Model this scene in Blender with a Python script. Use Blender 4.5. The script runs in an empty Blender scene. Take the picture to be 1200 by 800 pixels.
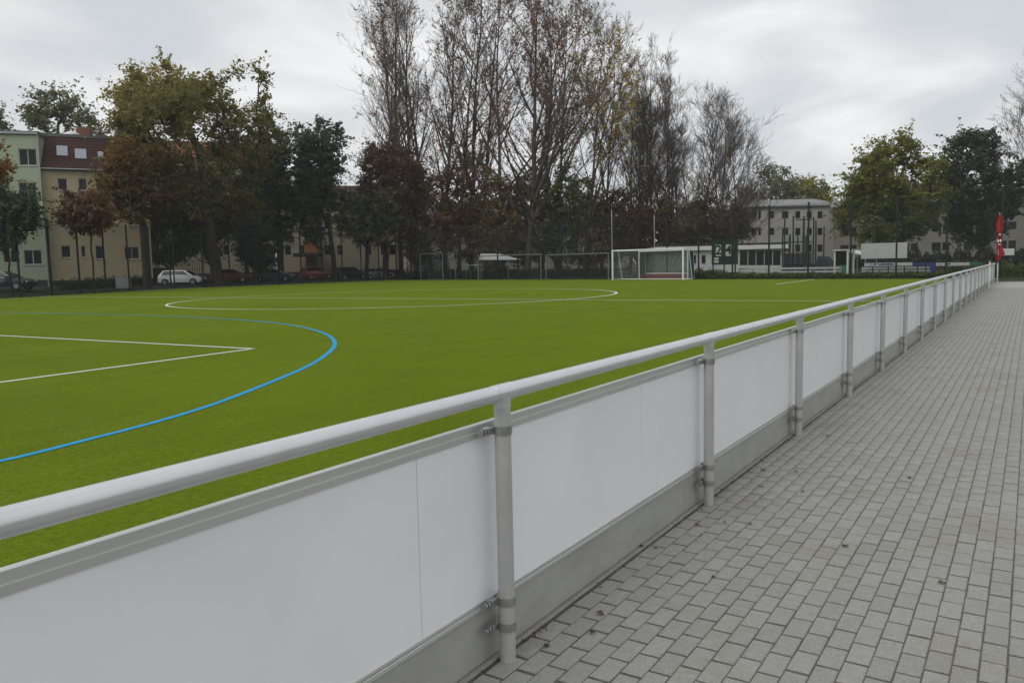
import bpy, math, random
import numpy as np
from mathutils import Matrix, Vector

scene = bpy.context.scene
COL = scene.collection
R_ = math.radians

# ------------------------------------------------------------------ camera
EYE = 1.5
FPX, CX, CY = 936.0, 600.0, 400.0          # focal length in pixels of a 1200 x 800 frame
VPX, VPY, ROLL = 1210.0, 297.0, 0.022      # where the barrier vanishes, slope of the horizon

def _basis():
    a = np.array([-CX, VPY + ROLL * VPX - CY, FPX]); b = np.array([1200 - CX, VPY + ROLL * (VPX - 1200) - CY, FPX])
    up = np.cross(a, b); up /= np.linalg.norm(up)
    if up[1] > 0: up = -up
    y = np.array([VPX - CX, VPY - CY, FPX]); y -= y.dot(up) * up; y /= np.linalg.norm(y)
    x = np.cross(y, up)
    if x[0] < 0: x = -x
    return np.array([x, y, up])
RM = _basis()

def P3(px, py, depth):
    """world point seen at (px, py) at a depth along the view axis"""
    d = RM @ np.array([(px - CX) / FPX, (py - CY) / FPX, 1.0]) * depth
    return Vector((d[0], d[1], d[2] + EYE))

def GP(px, py, h=0.0):
    d = RM @ np.array([px - CX, py - CY, FPX]); s = (h - EYE) / d[2]
    return Vector((d[0] * s, d[1] * s, h))

cam_data = bpy.data.cameras.new('camera')
cam = bpy.data.objects.new('camera', cam_data)
COL.objects.link(cam)
rt, upv, bk = RM @ [1, 0, 0], RM @ [0, -1, 0], RM @ [0, 0, -1]
cam.matrix_world = Matrix(((rt[0], upv[0], bk[0], 0), (rt[1], upv[1], bk[1], 0), (rt[2], upv[2], bk[2], EYE), (0, 0, 0, 1)))
cam_data.sensor_width = 36.0
cam_data.lens = 36.0 * FPX / 1200.0
cam_data.clip_start = 0.05
cam_data.clip_end = 5000.0
scene.camera = cam

# ------------------------------------------------------------------ sky, sun, exposure
SUN_EL, SUN_AZ = R_(36), R_(188)           # azimuth from +Y towards +X
world = bpy.data.worlds.new('World'); scene.world = world
world.use_nodes = True
nt = world.node_tree; nt.nodes.clear()
def N(tree, t, **kw):
    n = tree.nodes.new(t)
    for k, v in kw.items(): setattr(n, k, v)
    return n
wo = N(nt, 'ShaderNodeOutputWorld'); bg = N(nt, 'ShaderNodeBackground'); bg.inputs['Strength'].default_value = 0.1
sky = N(nt, 'ShaderNodeTexSky', sky_type='NISHITA', sun_disc=False)
sky.sun_elevation = SUN_EL; sky.sun_rotation = SUN_AZ
tc = N(nt, 'ShaderNodeTexCoord')
sx = N(nt, 'ShaderNodeSeparateXYZ'); nt.links.new(tc.outputs['Generated'], sx.inputs[0])
zz = N(nt, 'ShaderNodeMath', operation='MAXIMUM'); nt.links.new(sx.outputs['Z'], zz.inputs[0]); zz.inputs[1].default_value = 0.0
za = N(nt, 'ShaderNodeMath', operation='ADD'); nt.links.new(zz.outputs[0], za.inputs[0]); za.inputs[1].default_value = 0.22
dx = N(nt, 'ShaderNodeMath', operation='DIVIDE'); nt.links.new(sx.outputs['X'], dx.inputs[0]); nt.links.new(za.outputs[0], dx.inputs[1])
dy = N(nt, 'ShaderNodeMath', operation='DIVIDE'); nt.links.new(sx.outputs['Y'], dy.inputs[0]); nt.links.new(za.outputs[0], dy.inputs[1])
cv = N(nt, 'ShaderNodeCombineXYZ'); nt.links.new(dx.outputs[0], cv.inputs[0]); nt.links.new(dy.outputs[0], cv.inputs[1])
n1 = N(nt, 'ShaderNodeTexNoise'); n1.inputs['Scale'].default_value = 1.9; n1.inputs['Detail'].default_value = 4; n1.inputs['Roughness'].default_value = 0.5; n1.inputs['Distortion'].default_value = 0.4
cmap = N(nt, 'ShaderNodeMapping'); cmap.inputs['Location'].default_value = (5.5, 5.1, 0.0)
nt.links.new(cv.outputs[0], cmap.inputs['Vector']); nt.links.new(cmap.outputs[0], n1.inputs['Vector'])
cr = N(nt, 'ShaderNodeValToRGB')
cr.color_ramp.elements[0].position = 0.36; cr.color_ramp.elements[0].color = (0.665, 0.70, 0.74, 1)
cr.color_ramp.elements[1].position = 0.64; cr.color_ramp.elements[1].color = (0.96, 0.96, 0.96, 1)
e = cr.color_ramp.elements.new(0.48); e.color = (0.765, 0.78, 0.795, 1)
nt.links.new(n1.outputs['Fac'], cr.inputs[0])
cm = N(nt, 'ShaderNodeMix', data_type='RGBA', blend_type='MULTIPLY'); cm.inputs['Factor'].default_value = 1.0
nt.links.new(cr.outputs[0], cm.inputs['A']); cm.inputs['B'].default_value = (10, 10, 10, 1)
mx = N(nt, 'ShaderNodeMix', data_type='RGBA'); mx.inputs['Factor'].default_value = 0.94
nt.links.new(sky.outputs[0], mx.inputs['A']); nt.links.new(cm.outputs['Result'], mx.inputs['B'])
nt.links.new(mx.outputs['Result'], bg.inputs['Color']); nt.links.new(bg.outputs[0], wo.inputs[0])

sd = bpy.data.lights.new('sun', 'SUN'); sd.energy = 1.0; sd.angle = R_(30); sd.color = (1.0, 0.96, 0.9)
sun = bpy.data.objects.new('sun', sd); COL.objects.link(sun)
sv = Vector((math.sin(SUN_AZ) * math.cos(SUN_EL), math.cos(SUN_AZ) * math.cos(SUN_EL), math.sin(SUN_EL)))
sun.rotation_euler = sv.to_track_quat('Z', 'Y').to_euler()
scene.view_settings.view_transform = 'Standard'
scene.view_settings.look = 'None'
scene.view_settings.exposure = 0.0
scene.view_settings.gamma = 1.0
scene.view_settings.use_curve_mapping = False
scene.render.engine = 'CYCLES'
scene.cycles.max_bounces = 6
scene.cycles.transparent_max_bounces = 8
scene.render.resolution_x, scene.render.resolution_y = 1024, 682

# ------------------------------------------------------------------ helpers
def tag(o, label=None, cat=None, group=None, kind=None):
    if label: o['label'] = label
    if cat: o['category'] = cat
    if group: o['group'] = group
    if kind: o['kind'] = kind
    return o

def thing(name, label, cat, loc=(0, 0, 0), rz=0.0, group=None):
    o = bpy.data.objects.new(name, None); COL.objects.link(o)
    o.location = loc; o.rotation_euler = (0, 0, rz); o.empty_display_size = 0.2
    return tag(o, label, cat, group)

def link(name, me, parent=None, loc=None):
    o = bpy.data.objects.new(name, me); COL.objects.link(o)
    if parent is not None: o.parent = parent
    if loc is not None: o.location = loc
    return o

class MB:
    """collects shapes, builds ONE mesh"""
    def __init__(s): s.v = []; s.f = []; s.mi = []; s.m = 0; s.sm = []
    def add(s, vs, fs, smooth=False):
        b = len(s.v); s.v += [tuple(p) for p in vs]
        for f in fs: s.f.append(tuple(i + b for i in f)); s.mi.append(s.m); s.sm.append(smooth)
        return s
    def box(s, x0, x1, y0, y1, z0, z1):
        vs = [(x0, y0, z0), (x1, y0, z0), (x1, y1, z0), (x0, y1, z0), (x0, y0, z1), (x1, y0, z1), (x1, y1, z1), (x0, y1, z1)]
        return s.add(vs, [(3, 2, 1, 0), (4, 5, 6, 7), (0, 1, 5, 4), (1, 2, 6, 5), (2, 3, 7, 6), (3, 0, 4, 7)])
    def bbox(s, x0, x1, y0, y1, z0, z1, b):
        """box with all edges chamfered"""
        vs, idx = [], {}
        X, Y, Z = (x0, x1), (y0, y1), (z0, z1)
        for i in (0, 1):
            for j in (0, 1):
                for k in (0, 1):
                    sx_, sy_, sz_ = (b if i == 0 else -b), (b if j == 0 else -b), (b if k == 0 else -b)
                    idx[i, j, k, 0] = len(vs); vs.append((X[i], Y[j] + sy_, Z[k] + sz_))
                    idx[i, j, k, 1] = len(vs); vs.append((X[i] + sx_, Y[j], Z[k] + sz_))
                    idx[i, j, k, 2] = len(vs); vs.append((X[i] + sx_, Y[j] + sy_, Z[k]))
        fs = []
        for i in (0, 1):
            q = [idx[i, 0, 0, 0], idx[i, 1, 0, 0], idx[i, 1, 1, 0], idx[i, 0, 1, 0]]; fs.append(q if i else q[::-1])
            q = [idx[0, i, 0, 1], idx[1, i, 0, 1], idx[1, i, 1, 1], idx[0, i, 1, 1]]; fs.append(q[::-1] if i else q)
            q = [idx[0, 0, i, 2], idx[1, 0, i, 2], idx[1, 1, i, 2], idx[0, 1, i, 2]]; fs.append(q if i else q[::-1])
        for a in (0, 1):
            for c in (0, 1):
                fs.append([idx[a, c, 0, 0], idx[a, c, 1, 0], idx[a, c, 1, 1], idx[a, c, 0, 1]])
                fs.append([idx[a, 0, c, 0], idx[a, 1, c, 0], idx[a, 1, c, 2], idx[a, 0, c, 2]])
                fs.append([idx[0, a, c, 1], idx[1, a, c, 1], idx[1, a, c, 2], idx[0, a, c, 2]])
        for i in (0, 1):
            for j in (0, 1):
                for k in (0, 1): fs.append([idx[i, j, k, 0], idx[i, j, k, 1], idx[i, j, k, 2]])
        return s.add(vs, fs)
    def tube(s, p0, p1, r0, r1=None, n=10, cap=True):
        r1 = r0 if r1 is None else r1
        p0, p1 = Vector(p0), Vector(p1); d = (p1 - p0).normalized()
        a = d.orthogonal().normalized(); b = d.cross(a)
        vs = [p0 + (a * math.cos(2 * math.pi * i / n) + b * math.sin(2 * math.pi * i / n)) * r0 for i in range(n)]
        vs += [p1 + (a * math.cos(2 * math.pi * i / n) + b * math.sin(2 * math.pi * i / n)) * r1 for i in range(n)]
        s.add(vs, [(i, (i + 1) % n, n + (i + 1) % n, n + i) for i in range(n)], True)
        if cap: s.add(vs, [tuple(range(n - 1, -1, -1)), tuple(range(n, 2 * n))])
        return s
    def poly(s, pts, th=None):
        return s.add(pts, [tuple(range(len(pts)))])
    def prism(s, pts2, y0, y1):
        """(x, z) outline swept along y"""
        n = len(pts2)
        vs = [(x, y0, z) for x, z in pts2] + [(x, y1, z) for x, z in pts2]
        fs = [(i, (i + 1) % n, n + (i + 1) % n, n + i) for i in range(n)] + [tuple(range(n - 1, -1, -1)), tuple(range(n, 2 * n))]
        return s.add(vs, fs)
    def mesh(s, name, mats, fix=True):
        me = bpy.data.meshes.new(name); me.from_pydata(s.v, [], s.f)
        for m in (mats if isinstance(mats, (list, tuple)) else [mats]): me.materials.append(m)
        me.polygons.foreach_set('material_index', s.mi)
        me.polygons.foreach_set('use_smooth', s.sm)
        me.update()
        if fix:
            import bmesh
            bm = bmesh.new(); bm.from_mesh(me); bmesh.ops.recalc_face_normals(bm, faces=bm.faces); bm.to_mesh(me); bm.free()
        return me
    def build(s, name, mats, parent=None, loc=None, fix=True):
        return link(name, s.mesh(name, mats, fix), parent, loc)

def np_mesh(name, verts, quads, mats, mat_index=None, tint=None, smooth=False):
    me = bpy.data.meshes.new(name)
    verts = np.ascontiguousarray(verts, dtype=np.float32); quads = np.ascontiguousarray(quads, dtype=np.int32)
    me.vertices.add(len(verts)); me.vertices.foreach_set('co', verts.ravel())
    k = quads.shape[1]
    me.loops.add(quads.size); me.loops.foreach_set('vertex_index', quads.ravel())
    me.polygons.add(len(quads)); me.polygons.foreach_set('loop_start', np.arange(0, quads.size, k, dtype=np.int32))
    for m in mats: me.materials.append(m)
    if mat_index is not None: me.polygons.foreach_set('material_index', np.asarray(mat_index, dtype=np.int32))
    if smooth is not False: me.polygons.foreach_set('use_smooth', np.full(len(quads), True) if smooth is True else smooth)
    if tint is not None:
        at = me.attributes.new('tint', 'FLOAT', 'FACE'); at.data.foreach_set('value', np.asarray(tint, dtype=np.float32))
    me.update(calc_edges=True)
    return me

# ------------------------------------------------------------------ materials
MATS = {}
def mat(name, col, rough=0.6, metal=0.0, var=0.0, scale=6.0, bump=0.0, bscale=40.0, spec=0.5, island=0.0, coat=0.0, stretch=None, col2=None, detail=6.0, world=False, grain=0.0, stain=None):
    m = bpy.data.materials.new(name); m.use_nodes = True; t = m.node_tree
    p = t.nodes['Principled BSDF']
    p.inputs['Roughness'].default_value = rough; p.inputs['Metallic'].default_value = metal
    p.inputs['Specular IOR Level'].default_value = spec; p.inputs['Coat Weight'].default_value = coat
    c = tuple(col) + (1,)
    p.inputs['Base Color'].default_value = c
    tc_ = N(t, 'ShaderNodeNewGeometry' if world else 'ShaderNodeTexCoord'); vec = tc_.outputs['Position' if world else 'Object']
    if stretch:
        mp = N(t, 'ShaderNodeMapping'); mp.inputs['Scale'].default_value = stretch
        t.links.new(vec, mp.inputs['Vector']); vec = mp.outputs[0]
    cur = None
    if var or col2:
        nz = N(t, 'ShaderNodeTexNoise'); nz.inputs['Scale'].default_value = scale; nz.inputs['Detail'].default_value = detail; nz.inputs['Roughness'].default_value = 0.6
        t.links.new(vec, nz.inputs['Vector'])
        r = N(t, 'ShaderNodeValToRGB'); r.color_ramp.elements[0].position = 0.3; r.color_ramp.elements[1].position = 0.7
        a = tuple(max(0, x * (1 - var)) for x in col) if not col2 else tuple(col)
        b = tuple(x * (1 + var) for x in col) if not col2 else tuple(col2)
        r.color_ramp.elements[0].color = a + (1,); r.color_ramp.elements[1].color = b + (1,)
        t.links.new(nz.outputs['Fac'], r.inputs[0]); cur = r.outputs[0]
    def mul_(ramp_a, ramp_b, sc_, lo, hi, cur_):
        nz2 = N(t, 'ShaderNodeTexNoise'); nz2.inputs['Scale'].default_value = sc_; nz2.inputs['Detail'].default_value = 3; t.links.new(vec, nz2.inputs['Vector'])
        r2 = N(t, 'ShaderNodeValToRGB'); r2.color_ramp.elements[0].position = lo; r2.color_ramp.elements[1].position = hi
        r2.color_ramp.elements[0].color = ramp_a + (1,); r2.color_ramp.elements[1].color = ramp_b + (1,); t.links.new(nz2.outputs['Fac'], r2.inputs[0])
        m2 = N(t, 'ShaderNodeMix', data_type='RGBA', blend_type='MULTIPLY'); m2.inputs['Factor'].default_value = 1
        if cur_ is not None: t.links.new(cur_, m2.inputs['A'])
        else: m2.inputs['A'].default_value = c
        t.links.new(r2.outputs[0], m2.inputs['B']); return m2.outputs['Result']
    if grain: cur = mul_((1 - grain,) * 3, (1 + grain,) * 3, 170.0, 0.3, 0.7, cur)
    if stain: cur = mul_(stain, (1.0, 1.0, 1.0), 1.7, 0.30, 0.46, cur)
    if island:
        g = N(t, 'ShaderNodeNewGeometry')
        oi = N(t, 'ShaderNodeObjectInfo')
        ad = N(t, 'ShaderNodeMath', operation='ADD'); t.links.new(g.outputs['Random Per Island'], ad.inputs[0]); t.links.new(oi.outputs['Random'], ad.inputs[1])
        fr = N(t, 'ShaderNodeMath', operation='FRACT'); t.links.new(ad.outputs[0], fr.inputs[0])
        mr = N(t, 'ShaderNodeMapRange'); mr.inputs['To Min'].default_value = 1 - island; mr.inputs['To Max'].default_value = 1 + island
        t.links.new(fr.outputs[0], mr.inputs['Value'])
        mm = N(t, 'ShaderNodeMix', data_type='RGBA', blend_type='MULTIPLY'); mm.inputs['Factor'].default_value = 1
        if cur is not None: t.links.new(cur, mm.inputs['A'])
        else: mm.inputs['A'].default_value = c
        t.links.new(mr.outputs[0], mm.inputs['B']); cur = mm.outputs['Result']
    if cur is not None: t.links.new(cur, p.inputs['Base Color'])
    if bump:
        nb = N(t, 'ShaderNodeTexNoise'); nb.inputs['Scale'].default_value = bscale; nb.inputs['Detail'].default_value = 5
        t.links.new(vec, nb.inputs['Vector'])
        bp = N(t, 'ShaderNodeBump'); bp.inputs['Strength'].default_value = bump; bp.inputs['Distance'].default_value = 0.01
        t.links.new(nb.outputs['Fac'], bp.inputs['Height']); t.links.new(bp.outputs[0], p.inputs['Normal'])
    MATS[name] = m
    return m

def leaf_mat(name, stops, trans=0.42):
    m = bpy.data.materials.new(name); m.use_nodes = True; t = m.node_tree
    p = t.nodes['Principled BSDF']; p.inputs['Roughness'].default_value = 0.55; p.inputs['Specular IOR Level'].default_value = 0.3
    a = N(t, 'ShaderNodeAttribute', attribute_name='tint')
    r = N(t, 'ShaderNodeValToRGB'); els = r.color_ramp.elements
    els[0].position = stops[0][0]; els[0].color = stops[0][1] + (1,)
    els[1].position = stops[-1][0]; els[1].color = stops[-1][1] + (1,)
    for pos, c in stops[1:-1]:
        q = els.new(pos); q.color = c + (1,)
    t.links.new(a.outputs['Fac'], r.inputs[0]); t.links.new(r.outputs[0], p.inputs['Base Color'])
    tr = N(t, 'ShaderNodeBsdfTranslucent'); t.links.new(r.outputs[0], tr.inputs['Color'])
    mxs = N(t, 'ShaderNodeMixShader'); mxs.inputs[0].default_value = trans
    out = t.nodes['Material Output']
    t.links.new(p.outputs[0], mxs.inputs[1]); t.links.new(tr.outputs[0], mxs.inputs[2]); t.links.new(mxs.outputs[0], out.inputs['Surface'])
    return m

M_paver = mat('paver_concrete', (0.315, 0.315, 0.287), 0.9, var=0.09, scale=28, bump=0.4, bscale=260, island=0.06, spec=0.25, world=True, grain=0.22, stain=(0.94, 0.915, 0.90))
M_joint = mat('joint_sand', (0.125, 0.121, 0.108), 0.95, var=0.3, scale=20, bump=0.6, bscale=150, spec=0.1)
M_slab = mat('pale_paving', (0.36, 0.36, 0.34), 0.9, var=0.08, scale=3, bump=0.2, bscale=80, spec=0.2)
M_rail = mat('rail_aluminium', (0.68, 0.68, 0.70), 0.36, metal=0.6, var=0.04, scale=9, bump=0.03, bscale=120)
M_post = mat('post_aluminium', (0.47, 0.47, 0.46), 0.45, metal=0.25, var=0.07, scale=11, bump=0.03, bscale=140)
M_prof = mat('profile_aluminium', (0.60, 0.60, 0.585), 0.38, metal=0.45, var=0.06, scale=6, stretch=(1, 0.15, 1))
M_clamp = mat('clamp_steel', (0.42, 0.42, 0.42), 0.32, metal=0.8, var=0.12, scale=30)
M_panel = mat('white_panel', (0.86, 0.87, 0.895), 0.30, var=0.03, scale=1.6, spec=0.45, stain=(0.955, 0.955, 0.945), world=True)
M_kick = mat('kick_board', (0.37, 0.37, 0.335), 0.75, var=0.10, scale=9, bump=0.12, bscale=90, spec=0.3, stretch=(1, 0.5, 1), grain=0.06, stain=(0.86, 0.85, 0.82))
M_kerb = mat('kerb_concrete', (0.30, 0.295, 0.27), 0.9, var=0.2, scale=22, bump=0.5, bscale=120, spec=0.2)
M_line = mat('line_white', (0.72, 0.74, 0.70), 0.85, var=0.08, scale=8, bump=0.3, bscale=300, spec=0.2)
M_blue = mat('line_blue', (0.03, 0.33, 0.62), 0.85, var=0.12, scale=8, bump=0.3, bscale=300, spec=0.2)
M_white = mat('white_paint', (0.72, 0.73, 0.72), 0.5, var=0.05, scale=4)
M_offwhite = mat('offwhite', (0.55, 0.56, 0.55), 0.7, var=0.07, scale=3)
M_dark = mat('dark_metal', (0.012, 0.018, 0.016), 0.6, var=0.2, scale=5, spec=0.3)
M_wire = mat('fence_wire', (0.012, 0.018, 0.016), 0.7, spec=0.2)
M_grey = mat('grey_metal', (0.33, 0.34, 0.34), 0.5, metal=0.4, var=0.1, scale=6)
M_bark = mat('bark', (0.055, 0.045, 0.034), 0.95, var=0.35, scale=5, bump=0.8, bscale=18, spec=0.1, stretch=(1, 1, 0.25))
M_barkp = mat('poplar_bark', (0.085, 0.073, 0.058), 0.95, var=0.35, scale=3, bump=0.8, bscale=14, spec=0.1, stretch=(1, 1, 0.25))
M_twig = mat('twig', (0.13, 0.104, 0.084), 0.95, spec=0.1)
M_glass = mat('window_glass', (0.010, 0.011, 0.012), 0.1, spec=0.25)
M_tyre = mat('tyre', (0.015, 0.015, 0.015), 0.85)
M_rim = mat('rim', (0.35, 0.35, 0.36), 0.35, metal=0.7)
M_asphalt = mat('asphalt', (0.045, 0.045, 0.046), 0.95, var=0.2, scale=4, bump=0.4, bscale=120, spec=0.2)
M_red = mat('flag_red', (0.27, 0.010, 0.016), 0.8, var=0.12, scale=5)
M_leafdry = mat('dry_leaf', (0.085, 0.045, 0.025), 0.8, island=0.45)

def turf_material():
    m = bpy.data.materials.new('turf'); m.use_nodes = True; t = m.node_tree; p = t.nodes['Principled BSDF']
    p.inputs['Roughness'].default_value = 0.9; p.inputs['Specular IOR Level'].default_value = 0.02
    p.inputs['Sheen Weight'].default_value = 0.25; p.inputs['Sheen Roughness'].default_value = 0.3; p.inputs['Sheen Tint'].default_value = (0.50, 0.62, 0.04, 1)
    tc_ = N(t, 'ShaderNodeTexCoord')
    def noise(sc, det=4, st=None):
        v = tc_.outputs['Object']
        if st:
            mp = N(t, 'ShaderNodeMapping'); mp.inputs['Scale'].default_value = st; t.links.new(v, mp.inputs['Vector']); v = mp.outputs[0]
        n_ = N(t, 'ShaderNodeTexNoise'); n_.inputs['Scale'].default_value = sc; n_.inputs['Detail'].default_value = det
        t.links.new(v, n_.inputs['Vector']); return n_.outputs['Fac']
    def ramp(f, a, b, lo=0.3, hi=0.7):
        r = N(t, 'ShaderNodeValToRGB'); r.color_ramp.elements[0].position = lo; r.color_ramp.elements[1].position = hi
        r.color_ramp.elements[0].color = a + (1,); r.color_ramp.elements[1].color = b + (1,); t.links.new(f, r.inputs[0]); return r.outputs[0]
    def mul(a, b):
        x = N(t, 'ShaderNodeMix', data_type='RGBA', blend_type='MULTIPLY'); x.inputs['Factor'].default_value = 1
        t.links.new(a, x.inputs['A']); t.links.new(b, x.inputs['B']); return x.outputs['Result']
    base = ramp(noise(0.25, 5), (0.098, 0.145, 0.010), (0.121, 0.175, 0.015))
    fine = ramp(noise(95, 3), (0.35, 0.38, 0.3), (1.55, 1.52, 1.5), 0.25, 0.75)
    mid = mul(ramp(noise(2.2, 6, (1, 0.35, 1)), (0.9, 0.9, 0.88), (1.09, 1.08, 1.1)), ramp(noise(17, 5), (0.76, 0.78, 0.7), (1.22, 1.20, 1.25)))
    t.links.new(mul(mul(base, fine), mid), p.inputs['Base Color'])
    bp = N(t, 'ShaderNodeBump'); bp.inputs['Strength'].default_value = 0.7; bp.inputs['Distance'].default_value = 0.012
    t.links.new(noise(130, 3), bp.inputs['Height']); t.links.new(bp.outputs[0], p.inputs['Normal'])
    return m
M_turf = turf_material()
M_ground = mat('verge_grass', (0.022, 0.035, 0.010), 0.95, scale=1.2, col2=(0.045, 0.050, 0.018), bump=0.8, bscale=40, spec=0.1)

# ------------------------------------------------------------------ the setting
EDGE = [(-55.5, -14), (-57.9, 26.2), (-61.0, 33.6), (-66.3, 45.7), (-67.0, 55.4), (-66.0, 73.5)]   # left edge of the turf
FAR_A, FAR_B = Vector((-66.0, 73.5, 0)), Vector((-1.76, 58.0, 0))                                    # far edge
def edge_x(y):
    for (x0, y0), (x1, y1) in zip(EDGE, EDGE[1:]):
        if y <= y1: return x0 + (x1 - x0) * max(0, (y - y0)) / (y1 - y0)
    return EDGE[-1][0]
def ground_h(x, y):
    d = max(0.0, min(1.0, (edge_x(y) - 1.5 - x) / 9.0))
    return 0.5 * d * d * (3 - 2 * d)

def build_ground():
    xs = np.concatenate([[-700, -400, -250], np.arange(-170, -52, 3.0), np.array([-50, -30, -1.4, 2.6, 30, 120, 400, 700])])
    ys = np.concatenate([[-700, -200, -60], np.arange(-30, 120, 4.0), [150, 300, 500, 800]])
    V = [(x, y, ground_h(x, y) - 0.03) for y in ys for x in xs]
    w = len(xs); F = [(j * w + i, j * w + i + 1, (j + 1) * w + i + 1, (j + 1) * w + i) for j in range(len(ys) - 1) for i in range(w - 1)]
    o = MB().add(V, F).build('ground', M_ground, fix=False); tag(o, kind='structure')
build_ground()

turf = MB().poly([(-1.76, -14, 0)] + [(-1.76, 58.0, 0), (-66.0, 73.5, 0)] + [(x, y, 0) for x, y in EDGE[::-1][1:]]).build('turf_pitch', M_turf)
tag(turf, kind='structure')

def strip(name, pts, w, m, z=0.004):
    """a painted line laid along a path"""
    vs, n = [], len(pts)
    for i in range(n):
        a = Vector(pts[max(0, i - 1)]); b = Vector(pts[min(n - 1, i + 1)]); d = (b - a).normalized(); q = Vector((-d.y, d.x))
        p = Vector(pts[i]); vs += [(p.x + q.x * w / 2, p.y + q.y * w / 2, z), (p.x - q.x * w / 2, p.y - q.y * w / 2, z)]
    o = MB().add(vs, [(2 * i, 2 * i + 1, 2 * i + 3, 2 * i + 2) for i in range(n - 1)]).build(name, m)
    return tag(o, kind='structure')

strip('centre_circle_line', [(-27.35 + 11.1 * math.cos(a), 31.5 + 11.1 * math.sin(a)) for a in np.linspace(0, 2 * math.pi, 121)], 0.12, M_line)
strip('halfway_line', [(-1.9, 29.3), (-59.0, 29.3)], 0.11, M_line, 0.0075)
strip('penalty_area_line', [(-12.1, 3.2), (-12.55, 10.05), (-12.62, 10.17)][:2] + [], 0.1, M_line)
strip('penalty_area_line', [(-12.5, 10.1), (-21.7, 9.85), (-42.0, 9.6)], 0.1, M_line, 0.0075)
strip('penalty_area_line', [(-12.84, 48.8), (-12.95, 59.5)], 0.12, M_line)
strip('touch_line', [(x + 1.4, y) for x, y in EDGE[:-1]], 0.1, M_line, 0.011)
blue_px = [(0, 541), (50, 529), (100, 516), (150, 503.5), (200, 490), (260, 471), (320, 447), (350, 434.5), (370, 424.5), (384, 414.5), (391, 408), (393, 402), (390, 396.5), (383, 391.8), (371, 387.3), (355, 383.3), (335, 380), (310, 377), (280, 374.8), (250, 372.9), (200, 370.5), (150, 369), (100, 368), (50, 367), (0, 366)]
G = np.array([GP(*p)[:2] for p in blue_px])
G = np.vstack([[-6.9, 1.2], G])
for _ in range(3):                                   # ease the drawn curve
    Q = G[:-1] * 0.75 + G[1:] * 0.25; S = G[:-1] * 0.25 + G[1:] * 0.75
    G = np.vstack([G[:1], np.stack([Q, S], 1).reshape(-1, 2), G[-1:]])
strip('shooting_circle_line', [tuple(p) for p in G], 0.085, M_blue, 0.006)

# the path: bed, pavers, pale end
PX0, PX1, PY0, PY1 = -1.655, 1.35, -1.5, 42.0
path = MB().poly([(PX0 - 0.03, PY0, -0.0048), (PX1, PY0, -0.0048), (PX1, PY1, -0.0048), (PX0 - 0.03, PY1, -0.0048)]).build('path', M_joint)
tag(path, kind='structure')
PW, PL = 0.0857, 0.1725
def paver_geo(w, l, b=0.004, d=0.018):
    x, y = w / 2, l / 2
    vs = [(-x, -y, -d), (x, -y, -d), (x, y, -d), (-x, y, -d), (-x, -y, -b), (x, -y, -b), (x, y, -b), (-x, y, -b),
          (-x + b, -y + b, 0), (x - b, -y + b, 0), (x - b, y - b, 0), (-x + b, y - b, 0)]
    fs = [(8, 9, 10, 11)] + [(i, (i + 1) % 4, 4 + (i + 1) % 4, 4 + i) for i in range(4)] + [(4 + i, 4 + (i + 1) % 4, 8 + (i + 1) % 4, 8 + i) for i in range(4)]
    return np.array(vs), fs
def build_pavers():
    rng = random.Random(5)
    ncol = int((PX1 - PX0) / PW); nrow = int((PY1 - PY0) / PL)
    cells = []
    for i in range(ncol):
        off = (i % 2) * PL * 0.5 + rng.uniform(-0.012, 0.012)
        for j in range(nrow):
            cells.append((PX0 + (i + 0.5) * PW, PY0 + (j + 0.5) * PL + off))
    seen = []
    for c in cells:
        d = RM.T @ np.array([c[0], c[1], -EYE])
        u, v = CX + FPX * d[0] / d[2], CY + FPX * d[1] / d[2]
        seen.append(d[2] if d[2] > 0.3 and -20 < u < 1215 and v < 815 else 1e9)
    order = np.argsort(seen)
    near = set(int(k) for k in order[:300])
    shapes = [MB().add(*paver_geo(PW - g, PL - g - 0.012, b)).mesh('paver', M_paver, False) for g, b in ((0.0042, 0.003), (0.0050, 0.0036), (0.0038, 0.0028), (0.0054, 0.0036))]
    pv, pf = paver_geo(PW - 0.0046, PL - 0.0165, 0.003); nv = len(pv); V, F = [], []; pf = np.array(pf)
    for k, (x, y) in enumerate(cells):
        z = rng.uniform(-0.0018, 0.0012); jx, jy, a = rng.uniform(-0.001, 0.001), rng.uniform(-0.0015, 0.0015), rng.uniform(-0.009, 0.009)
        tx, ty = rng.uniform(-0.006, 0.006), rng.uniform(-0.006, 0.006)
        if k in near:
            o = link('paver', shapes[rng.randrange(4)], path, (x + jx, y + jy, z)); o.rotation_euler = (tx, ty, a)
        else:
            q = pv.copy(); q[:, 2] += q[:, 1] * tx - q[:, 0] * ty + z
            c_, s_ = math.cos(a), math.sin(a); xx = q[:, 0] * c_ - q[:, 1] * s_; q[:, 1] = q[:, 0] * s_ + q[:, 1] * c_ + y + jy; q[:, 0] = xx + x + jx
            F.append(pf + len(V) * nv); V.append(q)
    o = link('pavers', np_mesh('pavers', np.vstack(V), np.vstack(F), [M_paver]), path); tag(o, kind='stuff')
build_pavers()
o = MB().box(PX0 - 0.03, 6.0, 42.03, 50.0, -0.05, -0.002).build('path_end', M_slab); tag(o, kind='structure')
o = MB().bbox(PX0 - 0.03, 6.0, 50.0, 50.15, -0.1, 0.05, 0.01).build('kerb', M_kerb); tag(o, kind='structure')
o = MB().bbox(PX1, PX1 + 0.08, PY0, 42.0, -0.1, 0.004, 0.006).build('kerb', M_kerb); tag(o, kind='structure')
o = MB().bbox(-1.697, -1.672, -2.0, 49.9, -0.1, 0.002, 0.004).build('kerb', M_kerb); tag(o, kind='structure')

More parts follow.
